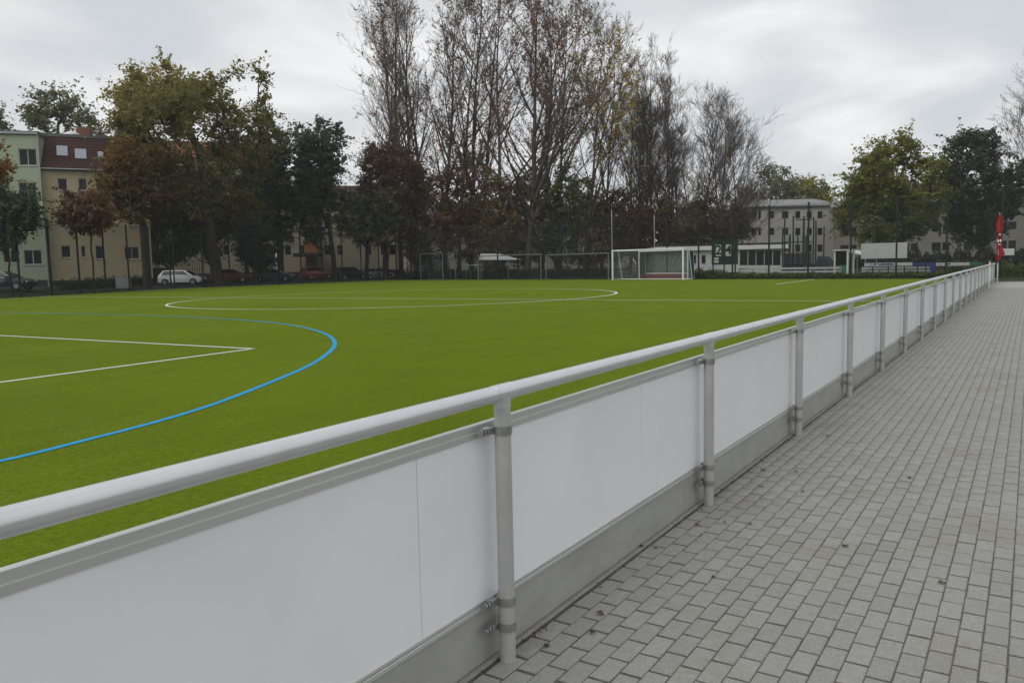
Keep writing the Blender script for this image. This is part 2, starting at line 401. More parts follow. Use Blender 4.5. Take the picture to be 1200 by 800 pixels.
# ------------------------------------------------------------------ the barrier
def build_barrier():
    PXc, KX = -1.632, -1.702                        # post axis, face of the boards
    b = thing('pitch_barrier', 'long waist-high barrier of white panels with aluminium posts and round handrail beside the paved path', 'barrier', (PXc, 0, 0))
    RZ, RR = 1.032, 0.0305
    y0, y1 = -4.4, 49.6
    # handrail in lengths, each a tube
    ys = [2.43 + 6.81 * k for k in range(-1, 7)]; ys = [y0] + ys + [y1]
    for a, c in zip(ys, ys[1:]):
        MB().tube((0, a + 0.0015, RZ), (0, c - 0.0015, RZ), RR, n=28).build('handrail', M_rail, b)
    # boards
    step = 1.83; k = -3
    sh = MB().bbox(-0.018, 0, 0.0015, step - 0.0015, 0.232, 0.872, 0.0015).mesh('panel', M_panel)
    pt = MB().bbox(-0.024, 0.002, 0.001, 2 * step - 0.001, 0.880, 0.916, 0.0015).bbox(-0.023, 0.0085, 0.0012, 2 * step - 0.0012, 0.8665, 0.889, 0.001).mesh('top_profile', M_prof)
    pb = MB().bbox(-0.024, 0.0045, 0.001, 2 * step - 0.001, 0.226, 0.240, 0.0015).bbox(-0.024, 0.0085, 0.001, 2 * step - 0.001, 0.208, 0.2245, 0.0015).mesh('bottom_profile', M_prof)
    kb = MB().bbox(-0.02, 0.0, 0.0015, 2 * step - 0.0015, -0.05, 0.2065, 0.002).mesh('kick_board', M_kick)
    yy = 2.014 - 3 * step; i = 0
    while yy < 49.5:
        if yy + step <= 50.2: link('panel', sh, b, (KX - PXc, yy, 0))
        if i % 2 == 0 and yy + 2 * step < 52:
            link('top_profile', pt, b, (KX - PXc, yy - 0.4, 0)); link('bottom_profile', pb, b, (KX - PXc, yy - 0.4, 0)); link('kick_board', kb, b, (KX - PXc - 0.001, yy + 0.6, 0))
        yy += step; i += 1
    # one post with clamps, then its copies
    PR = 0.031
    pm = MB().tube((0, 0, -0.06), (0, 0, RZ - 0.012), PR, n=26).mesh('post', M_post)
    sl = MB()
    sl.tube((0, -0.06, RZ), (0, 0.06, RZ), RR + 0.0018, n=28).tube((0, 0, RZ - 0.075), (0, 0, RZ - 0.02), PR - 0.002, PR + 0.003, n=24)
    slm = sl.mesh('rail_saddle', M_rail)
    cl = MB()
    n = 28
    for (ra, rb) in ((PR + 0.0006, PR + 0.0045),):
        vs, fs = [], []
        for q in range(n):
            a = 2 * math.pi * q / n; c_, s_ = math.cos(a), math.sin(a)
            vs += [(ra * c_, ra * s_, -0.016), (rb * c_, rb * s_, -0.016), (rb * c_, rb * s_, 0.016), (ra * c_, ra * s_, 0.016)]
            k2 = 4 * ((q + 1) % n)
            fs += [(4 * q + 1, k2 + 1, k2 + 2, 4 * q + 2), (4 * q + 2, k2 + 2, k2 + 3, 4 * q + 3), (4 * q, 4 * q + 1, k2 + 1, k2)]
        cl.add(vs, fs, False)
    cl.bbox(-0.052, -0.020, -0.034 - 0.028, -0.030, -0.014, 0.014, 0.003)         # lug towards the board
    cl.bbox(-0.062, -0.012, 0.029, 0.034, -0.014, 0.014, 0.001)
    clm = cl.mesh('clamp', M_clamp)
    bo = MB()
    bo.tube((-0.036, -0.092, 0), (-0.036, -0.040, 0), 0.008, n=10)
    bo.tube((-0.036, -0.082, 0), (-0.036, -0.072, 0), 0.016, n=6).tube((-0.036, -0.097, 0), (-0.036, -0.088, 0), 0.0135, n=6)
    bom = bo.mesh('bolt', M_clamp)
    y = 2.43 - 2.27 * 3
    while y < 49.8:
        p = link('post', pm, b, (0, y, 0)); link('rail_saddle', slm, p)
        for z in (0.892, 0.236, 0.138):
            link('clamp', clm, p, (0, 0, z)); link('bolt', bom, p, (0, 0, z))
        y += 2.27
    MB().bbox(0.0, 0.05, 42.2, 42.25, -0.02, 1.17, 0.006).build('end_post', M_white, b)
build_barrier()

# ------------------------------------------------------------------ tall mesh fence round the pitch
def fence_run(a, bpt, label, off, h=5.6, step=3.1, skip=0):
    a, bpt = Vector((a[0], a[1], 0)), Vector((bpt[0], bpt[1], 0)); d = (bpt - a); L = d.length; d.normalize()
    q = Vector((d.y, -d.x, 0)) * off
    f = thing('mesh_fence', label, 'fence', a + q, math.atan2(d.y, d.x))
    n = max(1, round(L / step)); st = L / n
    w = MB(); g = 0.05; t = 0.0065
    k = int(st / g)
    for i in range(1, k):
        x = st * i / k; w.add([(x - t, 0, 0.05), (x + t, 0, 0.05), (x, t * 1.4, 0.05), (x - t, 0, h), (x + t, 0, h), (x, t * 1.4, h)], [(0, 1, 4, 3), (1, 2, 5, 4), (2, 0, 3, 5)])
    z = 0.05
    while z < h:
        w.add([(0.03, -0.004, z - t * 0.2), (0.03, -0.004, z + t * 0.2), (0.03, 0.0, z), (st - 0.03, -0.004, z - t * 0.2), (st - 0.03, -0.004, z + t * 0.2), (st - 0.03, 0.0, z)], [(0, 1, 4, 3), (1, 2, 5, 4), (2, 0, 3, 5)]); z += 0.2
    wm = w.mesh('mesh_panel', M_wire, False)
    pm = MB().bbox(-0.05, 0.05, -0.04, 0.08, -0.2, h + 0.08, 0.006).mesh('fence_post', M_dark)
    for i in range(n + 1):
        p = d * 0; gx = a + d * st * i + q
        link('fence_post', pm, f, (st * i, 0, 0))
        if i < n: link('mesh_panel', wm, f, (st * i, 0, 0))
    return f
fence_run((EDGE[0][0], -8), EDGE[1], 'tall dark mesh fence along the left side of the pitch, nearest part', -1.0)
fence_run(EDGE[1], EDGE[3], 'tall dark mesh fence in front of the green house and white car', -1.0)
fence_run(EDGE[3], EDGE[5], 'tall dark mesh fence in front of the parked red and grey cars', -1.0)
fence_run(FAR_A, FAR_A.lerp(FAR_B, 0.56), 'tall dark mesh fence behind the stored goals', -1.6)
fence_run(FAR_A.lerp(FAR_B, 0.56), FAR_B + Vector((9, -2.2, 0)), 'tall dark mesh fence behind the goal and in front of the scoreboard', -1.6)

# ------------------------------------------------------------------ trees
def tubes(segs, sides):
    """segs: (N,8) p0 r0 p1 r1 -> verts, quads"""
    S = np.asarray(segs, dtype=float); n = len(S)
    p0, r0, p1, r1 = S[:, 0:3], S[:, 3], S[:, 4:7], S[:, 7]
    d = p1 - p0; L = np.linalg.norm(d, axis=1, keepdims=True); d = d / np.maximum(L, 1e-6)
    ref = np.where(np.abs(d[:, 2:3]) < 0.9, np.array([[0, 0, 1.0]]), np.array([[1.0, 0, 0]]))
    a = np.cross(d, ref); a /= np.linalg.norm(a, axis=1, keepdims=True); b = np.cross(d, a)
    th = np.arange(sides) * 2 * math.pi / sides
    ring = a[:, None, :] * np.cos(th)[None, :, None] + b[:, None, :] * np.sin(th)[None, :, None]
    v = np.concatenate([p0[:, None] + ring * r0[:, None, None], p1[:, None] + ring * r1[:, None, None]], 1).reshape(-1, 3)
    i = np.arange(sides); j = (i + 1) % sides
    q = np.stack([i, j, sides + j, sides + i], 1)
    Q = (q[None] + (np.arange(n) * 2 * sides)[:, None, None]).reshape(-1, 4)
    return v, Q

def leaf_quads(rng, pos, size, flat=0.4):
    n = len(pos)
    nrm = rng.normal(size=(n, 3)); nrm[:, 2] = np.abs(nrm[:, 2]) + flat; nrm /= np.linalg.norm(nrm, axis=1, keepdims=True)
    t = np.cross(nrm, rng.normal(size=(n, 3))); t /= np.maximum(np.linalg.norm(t, axis=1, keepdims=True), 1e-6); b = np.cross(nrm, t)
    s = size * rng.uniform(0.65, 1.35, (n, 1)); w = s * rng.uniform(0.5, 0.8, (n, 1))
    v = np.stack([pos - t * s * 0.5, pos + b * w * 0.5 - t * s * 0.06 + nrm * s * 0.09, pos + t * s * 0.5, pos - b * w * 0.5 - t * s * 0.06 + nrm * s * 0.09], 1).reshape(-1, 3)
    return v, np.arange(4 * n).reshape(-1, 4)

def finish_tree(t, rng, wood_big, wood_small, leaf_v, leaf_q, leaf_t, bark, leafm):
    v1, q1 = tubes(wood_big, 8)
    link('trunk', np_mesh('trunk', v1, q1, [bark], smooth=True), t)
    V, Q, MI, T = [], [], [], []; base = 0
    if len(wood_small):
        v, q = tubes(wood_small, 3); V.append(v); Q.append(q); MI.append(np.zeros(len(q))); T.append(np.zeros(len(q))); base = len(v)
    if leaf_v is not None and len(leaf_v):
        V.append(leaf_v); Q.append(leaf_q + base); MI.append(np.ones(len(leaf_q))); T.append(leaf_t)
    link('crown', np_mesh('crown', np.vstack(V), np.vstack(Q), [M_twig, leafm], np.concatenate(MI), np.concatenate(T)), t)

def leafy_tree(name, label, cat, base, H, crown, seed, leafm, clumps=170, per=90, leaf=0.26, spread=0.75, trunk_r=None, group=None,
               tintf=None, rough=0.28, bark=None, first=None, holes=0.25, lean=(0, 0), shell=0.55):
    """crown = (rx, ry, z0): an uneven ellipsoid from z0 up to H; clumps are joined to the trunk by limbs"""
    rng = np.random.default_rng(seed); bark = bark or M_bark
    t = thing(name, label, cat, base, 0, group)
    rx, ry, z0 = crown; zc, rz = (H + z0) / 2, (H - z0) / 2
    # uneven outline: sum of lobes over direction
    LD = rng.normal(size=(26, 3)); LD /= np.linalg.norm(LD, axis=1, keepdims=True); LA = rng.uniform(-rough * 1.3, rough, 26)
    HD = rng.uniform(-1, 1, (16, 3)); HR = rng.uniform(0.12, holes + 0.12, 16)
    clumps = int(clumps * 1.35); per = per * 0.76; spread = spread * 0.8
    C = []
    tries = 0
    while len(C) < clumps and tries < clumps * 12:
        tries += 1
        d = rng.normal(size=3); d /= np.linalg.norm(d); rr = rng.uniform(0, 1) ** (1 / 3.0); rr = rr * (1 - shell) + shell * rr ** 0.35
        lob = min(1.0, 0.90 + (LA * np.maximum(0, LD @ d - 0.55) * 2.2).sum())
        p = d / (np.abs(d) ** 2.6).sum() ** (1 / 2.6) * rr * lob * 0.97
        if holes and np.any(np.linalg.norm(HD - p, axis=1) < HR): continue
        C.append((p[0] * rx + lean[0], p[1] * ry + lean[1], zc + p[2] * rz))
    C = np.array(C)
    # skeleton
    th = first if first else max(1.2, z0 * 0.9 + rz * 0.15)
    nodes = [np.array([0, 0, -0.25])]; par = [-1]
    k = 5
    for i in range(1, k + 1): nodes.append(np.array([rng.normal(0, 0.016) * i + lean[0] * 0.03 * i, rng.normal(0, 0.016) * i + lean[1] * 0.03 * i, th * i / k])); par.append(i - 1)
    top = zc + rz * 0.45; m = 5; s0 = nodes[-1]
    for i in range(1, m + 1):
        f = i / m; nodes.append(s0 * (1 - f) + np.array([lean[0] * 0.6 + rng.normal(0, rx * 0.07), lean[1] * 0.6 + rng.normal(0, ry * 0.07), top]) * f); par.append(len(nodes) - 2)
    order = np.argsort(np.hypot(C[:, 0] - 0.3 * lean[0], C[:, 1] - 0.3 * lean[1]) + 0.35 * np.abs(C[:, 2] - th))
    tips = []
    for ci in order:
        c = C[ci]; A = np.array(nodes[3:]); dv = c - A; dist = np.linalg.norm(dv, axis=1)
        cost = dist + np.maximum(0, 0.55 * dist - dv[:, 2]) * 0.9
        j = int(np.argmin(cost)) + 3; a = nodes[j]; L = np.linalg.norm(c - a); ns = max(1, min(4, int(L / 0.9)))
        pj = j
        for s in range(1, ns + 1):
            f = s / ns; p = a * (1 - f) + c * f; p = p + rng.normal(0, 0.06, 3) * L * (0 if s == ns else 1); p[2] -= math.sin(f * math.pi) * L * 0.07
            nodes.append(p); par.append(pj); pj = len(nodes) - 1
        tips.append(pj)
    n = len(nodes); acc = np.zeros(n); cnt = np.zeros(n)
    for tp in tips: acc[tp] += 1
    for i in range(n - 1, 0, -1): acc[par[i]] += acc[i]
    R0 = trunk_r or H * 0.021
    rad = R0 * (np.maximum(acc, 0.6) / max(acc[0], 1)) ** 0.42; rad[0] *= 1.35
    big, small = [], []
    for i in range(1, n):
        j = par[i]; s = list(nodes[j]) + [min(rad[j], rad[i] * 1.35)] + list(nodes[i]) + [rad[i]]
        (big if rad[i] > 0.035 else small).append(s)
    # clumps: twigs and leaves
    LV, LT = [], []
    for ci, c in enumerate(C):
        sc = rng.uniform(0.9, 1.7); nl = int(per * 1.5 * rng.uniform(0.5, 1.4))
        nt_ = 7; ends = c + rng.normal(0, 1, (nt_, 3)) * spread * sc * np.array([1, 1, 0.7])
        for e_ in ends: small.append(list(c) + [0.018] + list(e_) + [0.008])
        k_ = rng.integers(0, nt_, nl); f = rng.uniform(0.2, 1.15, (nl, 1))
        p = c * (1 - f) + ends[k_] * f + rng.normal(0, 0.17, (nl, 3)) * spread * sc
        ct = rng.uniform(0, 1); LV.append(p)
        base_t = np.full(nl, ct) * 0.55 + rng.uniform(0, 0.45, nl)
        if tintf: base_t = np.clip(0.45 * base_t + tintf((c[0] / rx, c[1] / ry, (c[2] - zc) / rz)) + rng.normal(0, 0.05, nl), 0, 1)
        LT.append(base_t)
    P = np.vstack(LV); lv, lq = leaf_quads(rng, P, leaf * 1.3)
    finish_tree(t, rng, big, small, lv, lq, np.concatenate(LT), bark, leafm)
    return t

def bare_tree(name, label, base, H, seed, width=0.2, limbs=16, sub=11, twigs=7, fine=3, angle=29, lean=(0, 0), leafm=None, leafn=0, leaf=0.27,
              t0=0.16, group=None, fork=1, rt=None, leafband=(0.0, 1.0), cat='tree', up=0.55):
    """an upright poplar: trunk or several stems, steep limbs, ascending twigs, a few last leaves"""
    rng = np.random.default_rng(seed)
    t = thing(name, label, cat, base, 0, group)
    big, small, tips = [], [], []
    def norm(v): return v / max(1e-6, math.sqrt(v[0] * v[0] + v[1] * v[1] + v[2] * v[2]))
    def walk(p, d, L, r0, r1, n, wob, upw, store):
        pts = [(p, r0)]
        for i in range(n):
            d = norm(d + rng.normal(0, wob, 3) + np.array([0, 0, upw])); q = p + d * L / n; r = r0 + (r1 - r0) * (i + 1) / n
            store.append([p[0], p[1], p[2], pts[-1][1], q[0], q[1], q[2], r]); p = q; pts.append((q, r))
        return pts, d
    def at(pts, f):
        x = f * (len(pts) - 1); i = min(int(x), len(pts) - 2); u = x - i
        return pts[i][0] * (1 - u) + pts[i + 1][0] * u, pts[i][1] * (1 - u) + pts[i + 1][1] * u
    def side(d, ang):
        a = norm(np.cross(d, rng.normal(size=3))); return norm(d * math.cos(ang) + a * math.sin(ang))
    R0 = rt or H * 0.0082
    stems = []
    for s in range(fork):
        sd_ = np.array([lean[0] / H, lean[1] / H, 1.0])
        if fork > 1:
            a = rng.uniform(0, 2 * math.pi); sp = rng.uniform(0.06, 0.16); sd_ = sd_ + np.array([math.cos(a) * sp, math.sin(a) * sp, 0])
        hh = H * (1.0 if s == 0 else rng.uniform(0.75, 0.97))
        pts, _ = walk(np.array([rng.normal(0, 0.25) * (s > 0), rng.normal(0, 0.25) * (s > 0), -0.3]), norm(sd_), hh + 0.3, R0 * (1 if s == 0 else 0.75), 0.02, 14, 0.03, 0.05, big)
        stems.append((pts, hh))
    for pts, hh in stems:
        for i in range(max(4, int(1.25 * limbs / fork ** 0.5))):
            f = t0 + (0.97 - t0) * (i + rng.uniform(0, 0.9)) / max(4, int(1.25 * limbs / fork ** 0.5))
            p, r = at(pts, min(f, 0.98)); d0 = norm(pts[-1][0] - pts[0][0])
            L = hh * width * 1.6 * (1.3 - 1.0 * f) * rng.uniform(0.6, 1.25) + 0.6
            lp, ld = walk(p, side(d0, R_(angle * rng.uniform(0.7, 1.3))), L, min(r * 0.72, 0.15 + L * 0.006), 0.014, 7, 0.07, up * 0.12, big)
            for k in range(int(sub * rng.uniform(0.7, 1.3))):
                g = 0.22 + 0.78 * rng.uniform(0, 1); p2, r2 = at(lp, min(g, 0.99)); dd = norm(at(lp, 1.0)[0] - at(lp, 0.3)[0])
                L2 = L * 0.46 * (1.25 - 0.7 * g) * rng.uniform(0.6, 1.3) + 0.3
                sp2, sd2 = walk(p2, side(dd, R_(rng.uniform(25, 50))), L2, min(r2 * 0.6, 0.035), 0.010, 3, 0.09, up * 0.16, small)
                for q in range(int(twigs * rng.uniform(0.7, 1.3))):
                    u = 0.15 + 0.85 * rng.uniform(0, 1); p3, _r = at(sp2, min(u, 0.99)); L3 = rng.uniform(0.45, 1.25)
                    d3 = norm(side(sd2, R_(rng.uniform(22, 48))) + np.array([0, 0, 0.28])); e3 = p3 + d3 * L3
                    small.append([*p3, 0.013, *e3, 0.007]); tips.append((p3, e3))
                    for z in range(fine):
                        f4 = rng.uniform(0.2, 0.95); p4 = p3 * (1 - f4) + e3 * f4; e4 = p4 + norm(side(d3, R_(rng.uniform(20, 50))) + np.array([0, 0, 0.2])) * rng.uniform(0.2, 0.6)
                        small.append([*p4, 0.010, *e4, 0.006])
    lv = lq = lt = None
    if leafn and leafm:
        n = int(len(tips) * leafn * 1.35); ix = rng.integers(0, len(tips), n)
        A = np.array([q[0] for q in tips]); B = np.array([q[1] for q in tips]); f = rng.uniform(0.2, 1.1, (n, 1))
        P = A[ix] * (1 - f) + B[ix] * f + rng.normal(0, 0.08, (n, 3)); hz = P[:, 2] / H
        # leaves hang on in patches
        ph = rng.uniform(0, 6.28, 3); pat = np.sin(P[:, 0] * 0.9 + ph[0]) * np.sin(P[:, 1] * 0.9 + ph[1]) * np.sin(P[:, 2] * 0.55 + ph[2])
        P = P[(hz > leafband[0]) & (hz < leafband[1]) & (rng.uniform(-0.6, 0.9, n) < pat + 0.35)]
        lv, lq = leaf_quads(rng, P, leaf, 0.0); lt = np.clip(rng.uniform(0, 1, len(P)), 0, 1)
    finish_tree(t, rng, big, small, lv, lq, lt, M_barkp, leafm or M_twig)
    return t

L_big = leaf_mat('leaf_olive', [(0.0, (0.103, 0.115, 0.039)), (0.45, (0.169, 0.167, 0.044)), (0.8, (0.362, 0.289, 0.045)), (1.0, (0.516, 0.373, 0.045))])
L_dark = leaf_mat('leaf_dark_green', [(0.0, (0.034, 0.062, 0.034)), (0.6, (0.067, 0.105, 0.051)), (1.0, (0.129, 0.155, 0.069))])
L_ever = leaf_mat('leaf_evergreen', [(0.0, (0.021, 0.037, 0.021)), (1.0, (0.053, 0.074, 0.037))])
L_orange = leaf_mat('leaf_orange', [(0.0, (0.108, 0.082, 0.027)), (0.5, (0.224, 0.122, 0.029)), (1.0, (0.386, 0.181, 0.025))])
L_rust = leaf_mat('leaf_rust', [(0.0, (0.089, 0.056, 0.034)), (0.55, (0.166, 0.092, 0.045)), (1.0, (0.243, 0.127, 0.051))])
L_brown = leaf_mat('leaf_brown_green', [(0.0, (0.092, 0.085, 0.042)), (0.5, (0.178, 0.137, 0.058)), (1.0, (0.356, 0.227, 0.055))])
L_olive2 = leaf_mat('leaf_dull_green', [(0.0, (0.074, 0.096, 0.042)), (0.6, (0.141, 0.161, 0.061)), (1.0, (0.240, 0.226, 0.070))])
L_popl = leaf_mat('leaf_last', [(0.0, (0.153, 0.071, 0.039)), (0.6, (0.257, 0.096, 0.042)), (1.0, (0.334, 0.163, 0.033))])
L_yel = leaf_mat('leaf_yellow', [(0.0, (0.279, 0.257, 0.038)), (0.6, (0.518, 0.411, 0.040)), (1.0, (0.806, 0.504, 0.032))])
L_oak = leaf_mat('leaf_oak', [(0.0, (0.090, 0.122, 0.027)), (0.5, (0.198, 0.217, 0.028)), (1.0, (0.379, 0.317, 0.030))])
L_far = leaf_mat('leaf_far', [(0.0, (0.108, 0.132, 0.063)), (0.6, (0.173, 0.189, 0.078)), (1.0, (0.263, 0.252, 0.094))])
L_hedge = leaf_mat('leaf_hedge', [(0.0, (0.053, 0.094, 0.034)), (0.6, (0.137, 0.189, 0.045)), (1.0, (0.328, 0.277, 0.066))])

def base_at(px, depth, py=None):
    """foot of something on the ground below pixel column px at a depth"""
    p = P3(px, 330, depth)
    return Vector((p.x, p.y, ground_h(p.x, p.y) - 0.03))
def top_h(px, py, depth): return P3(px, py, depth).z
def mpp(depth): return depth / FPX

def LT(name, label, px, depth, pxl, pxr, ytop, ybot, seed, leafm, **kw):
    b = base_at(px, depth); H = top_h(px, ytop, depth) - b.z; z0 = max(0.3, top_h(px, ybot, depth) - b.z)
    r = (pxr - pxl) / 2 * mpp(depth); off = ((pxl + pxr) / 2 - px) * mpp(depth)
    r_ = RM @ np.array([1, 0, 0]); ln = (r_[0] * off, r_[1] * off)
    return leafy_tree(name, label, kw.pop('cat', 'tree'), b, H, (r, r * kw.pop('deep', 0.9), z0), seed, leafm, lean=ln, **kw)
def BT(name, label, px, depth, ytop, seed, leanpx=0, **kw):
    b = base_at(px, depth); H = top_h(px, ytop, depth) - b.z; off = leanpx * mpp(depth); r_ = RM @ np.array([1, 0, 0])
    return bare_tree(name, label, b, H, seed, lean=(r_[0] * off, r_[1] * off), **kw)

# left side
LT('broadleaf_tree', 'orange-leaved tree at the left edge of the photo before the green house', -12, 61, -48, 20, 158, 262, 11, L_orange, clumps=70, per=80, leaf=0.2, spread=0.5)
LT('broadleaf_tree', 'small dark green tree with thin trunk at left edge, in front of the green house', 13, 57.5, -32, 56, 212, 292, 12, L_dark, clumps=75, per=85, leaf=0.2, spread=0.5, trunk_r=0.07, first=3.2)
LT('broadleaf_tree', 'small rust-orange tree on a thin straight trunk in front of the yellow house', 110, 63, 68, 142, 226, 276, 13, L_rust, clumps=60, per=90, leaf=0.2, spread=0.45, trunk_r=0.07, first=4.4,
   tintf=lambda c: 0.25 + 0.25 * c[0])
LT('broadleaf_tree', 'orange and brown tree between the yellow house and the large olive tree', 172, 74, 108, 234, 146, 285, 14, L_orange, clumps=180, per=95, leaf=0.24, spread=0.7, tintf=lambda c: 0.12 + 0.16 * c[2] - 0.25 * c[0])
LT('broadleaf_tree', 'largest olive-green leafy tree at left with yellowing left side, above the white car', 258, 81, 112, 332, 42, 262, 15, L_big, clumps=400, per=92, leaf=0.245, spread=0.9, rough=0.45, holes=0.3, trunk_r=0.55, first=3.0,
   tintf=lambda c: 0.24 + 0.17 * c[2] - 0.20 * c[0])
LT('broadleaf_tree', 'low olive tree with drooping crown beside the large tree trunk', 250, 92, 196, 292, 210, 305, 16, L_olive2, clumps=110, per=90, leaf=0.24, spread=0.7)
LT('broadleaf_tree', 'low dark olive tree filling the gap left of the large trunk, behind the white car', 203, 90, 166, 236, 226, 312, 24, L_olive2, clumps=95, per=85, leaf=0.25, spread=0.7)
LT('broadleaf_tree', 'low yellowing olive tree right of the large trunk, before the red-roofed house', 290, 92, 252, 330, 206, 296, 25, L_big, clumps=110, per=80, leaf=0.25, spread=0.7)
LT('evergreen_bush', 'nearly black round evergreen behind the mesh fence, between white car and grey sedan', 303, 85, 272, 330, 262, 322, 17, L_ever, clumps=90, per=90, leaf=0.2, spread=0.5, cat='bush', holes=0.0)
LT('broadleaf_tree', 'dark green tree right of the largest tree, its top below the other dark one', 330, 95, 290, 368, 138, 290, 18, L_dark, clumps=170, per=85, leaf=0.27, spread=0.75, rough=0.45)
LT('broadleaf_tree', 'dark green tree with two pointed tops and leaning trunk above the red hatchback', 393, 94, 338, 420, 124, 288, 19, L_dark, clumps=190, per=85, leaf=0.27, spread=0.7, rough=0.5, trunk_r=0.28)
LT('broadleaf_tree', 'dull green low tree above the dark and silver parked cars', 430, 97, 396, 482, 222, 292, 20, L_olive2, clumps=110, per=85, leaf=0.26, spread=0.7)
LT('broadleaf_tree', 'red-brown leafy tree at the foot of the leftmost bare poplars', 452, 99, 414, 506, 158, 300, 21, L_rust, clumps=190, per=75, leaf=0.26, spread=0.8, rough=0.35, tintf=lambda c: 0.1 + 0.12 * c[2])
# tall poplars nearly without leaves
PG = dict(leafm=L_popl)
BT('poplar_tree', 'slim twin-stemmed bare poplar, leftmost of the tall bare trees', 452, 101, -18, 31, fork=2, width=0.14, limbs=17, leafn=0.25, **PG)
BT('poplar_tree', 'bare slender poplar second from left among the tall bare trees', 488, 103, -12, 32, width=0.18, limbs=16, leafn=0.5, **PG)
BT('poplar_tree', 'tall poplar third from left with sparse brown leaves halfway up', 521, 101, -8, 33, width=0.18, limbs=17, leafn=1.3, **PG)
BT('poplar_tree', 'tall bare poplar fourth from left, behind the white canopy', 552, 105, -20, 34, width=0.17, limbs=15, leafn=0.8, **PG)
BT('poplar_tree', 'broad tall poplar with leaning limbs and reddish last leaves, middle of the tall group', 590, 100, -22, 35, width=0.24, limbs=16, leafn=1.6, leanpx=-14, angle=38, up=0.4, **PG)
BT('poplar_tree', 'broadest poplar with thick fanning limbs and most reddish leaves', 617, 98, -6, 36, width=0.27, limbs=18, leafn=2.0, angle=40, rt=0.46, up=0.4, fork=2, **PG)
BT('poplar_tree', 'tall poplar with reddish leaves on its right-hand limbs, left of the goal', 655, 101, 28, 37, width=0.26, limbs=17, leafn=2.0, leanpx=14, **PG)
BT('poplar_tree', 'poplar with yellow-green leaves at its top, right end of the tall group', 684, 99, 44, 38, width=0.22, limbs=16, leafm=L_yel, leafn=2.4, leanpx=20, leafband=(0.45, 1))
BT('poplar_tree', 'thin bare poplar between the leftmost twin stems and the next one', 470, 106, 8, 51, width=0.15, limbs=15, leafn=0.4, **PG)
BT('poplar_tree', 'bare poplar with yellow-brown leaf patches behind the second and third from left', 506, 108, 2, 58, width=0.23, limbs=15, leafn=0.9, angle=34, **PG)
BT('poplar_tree', 'bare poplar with spreading limbs behind the white canopy, just right of the third', 538, 109, 6, 59, width=0.23, limbs=14, leafn=0.9, angle=36, **PG)
BT('poplar_tree', 'thin poplar with red-brown leaves left of the broad leaning one', 570, 107, 4, 52, width=0.19, limbs=15, leafn=1.6, **PG)
BT('poplar_tree', 'slender reddish poplar right of the broadest poplar', 636, 106, 10, 53, width=0.22, limbs=16, leafn=2.2, **PG)
BT('poplar_tree', 'bare poplar leaning right with small yellow patch, above the left goalpost', 704, 103, 66, 54, width=0.25, limbs=16, leafm=L_yel, leafn=1.4, leanpx=12)
# lower bare trees to the right
BT('bare_tree', 'bare bushy tree between the goal crossbar ends, behind the other bare trees', 752, 112, 112, 55, width=0.22, limbs=14, fork=2, angle=30)
BT('bare_tree', 'bare tree with dense twigs left of the columnar poplar', 786, 110, 92, 56, width=0.2, limbs=15, fork=2, angle=28)
BT('bare_tree', 'low bare tree at the right end of the bare group, beside the grey building', 866, 112, 158, 57, width=0.26, limbs=14, fork=3, angle=36)
BT('bare_tree', 'bare grey tree just right of the yellow-topped poplar', 738, 106, 96, 41, width=0.22, limbs=16, fork=2, angle=30)
BT('bare_tree', 'bare many-stemmed tree above the right half of the goal', 768, 107, 84, 42, width=0.22, limbs=18, fork=3, angle=28)
BT('bare_tree', 'slim columnar bare poplar above the right goalpost', 800, 104, 100, 43, width=0.11, limbs=18, fork=2, angle=20)
BT('bare_tree', 'narrow bare tree between columnar poplar and the fan-shaped one', 820, 108, 122, 44, width=0.19, limbs=15, fork=2, angle=26)
BT('bare_tree', 'fan-shaped bare tree leaning right, rightmost of the bare group, above the scoreboard', 842, 105, 132, 45, width=0.3, limbs=17, fork=3, angle=36, leanpx=16)
BT('bare_tree', 'bare branches of a tree reaching in at the right edge of the photo', 1222, 92, 92, 46, width=0.34, limbs=16, fork=2, angle=42, t0=0.3)
# thicket at the foot of the poplars
und = [(488, 100, 462, 520, 186, 318, L_brown), (520, 98, 492, 556, 196, 316, L_rust), (552, 102, 522, 590, 186, 318, L_brown), (585, 99, 556, 616, 206, 318, L_brown), (618, 101, 586, 652, 196, 316, L_rust),
       (652, 99, 622, 686, 188, 314, L_olive2), (688, 101, 656, 722, 200, 316, L_brown), (722, 103, 694, 756, 222, 312, L_rust), (756, 105, 724, 790, 226, 308, L_rust), (792, 104, 760, 822, 228, 306, L_brown), (826, 106, 800, 852, 232, 300, L_rust), (858, 112, 836, 884, 236, 300, L_brown)]
und_lab = ['brown-green understorey tree below the slender poplars, left of the stored goals', 'brown understorey tree behind the leftmost stored goal frame', 'dull green understorey tree behind the white canopy', 'brown understorey tree right of the white canopy',
           'rust-coloured understorey tree under the broadest poplar', 'dull green understorey tree behind the middle of the long stored goal', 'brown understorey tree just left of the white goal', 'rust understorey tree behind the left post of the white goal',
           'rust understorey tree behind the middle of the white goal', 'brown understorey tree behind the right post of the white goal', 'rust understorey tree behind the scoreboard', 'brown understorey tree beside the left corner of the grey building']
for i, (px, dp, l, r, yt, yb, lm) in enumerate(und):
    LT('understorey_tree', und_lab[i], px, dp, l, r, yt, yb, 60 + i, lm, clumps=95, per=62, leaf=0.27, spread=0.8, rough=0.4, holes=0.3, group='trees in the thicket under the poplars')
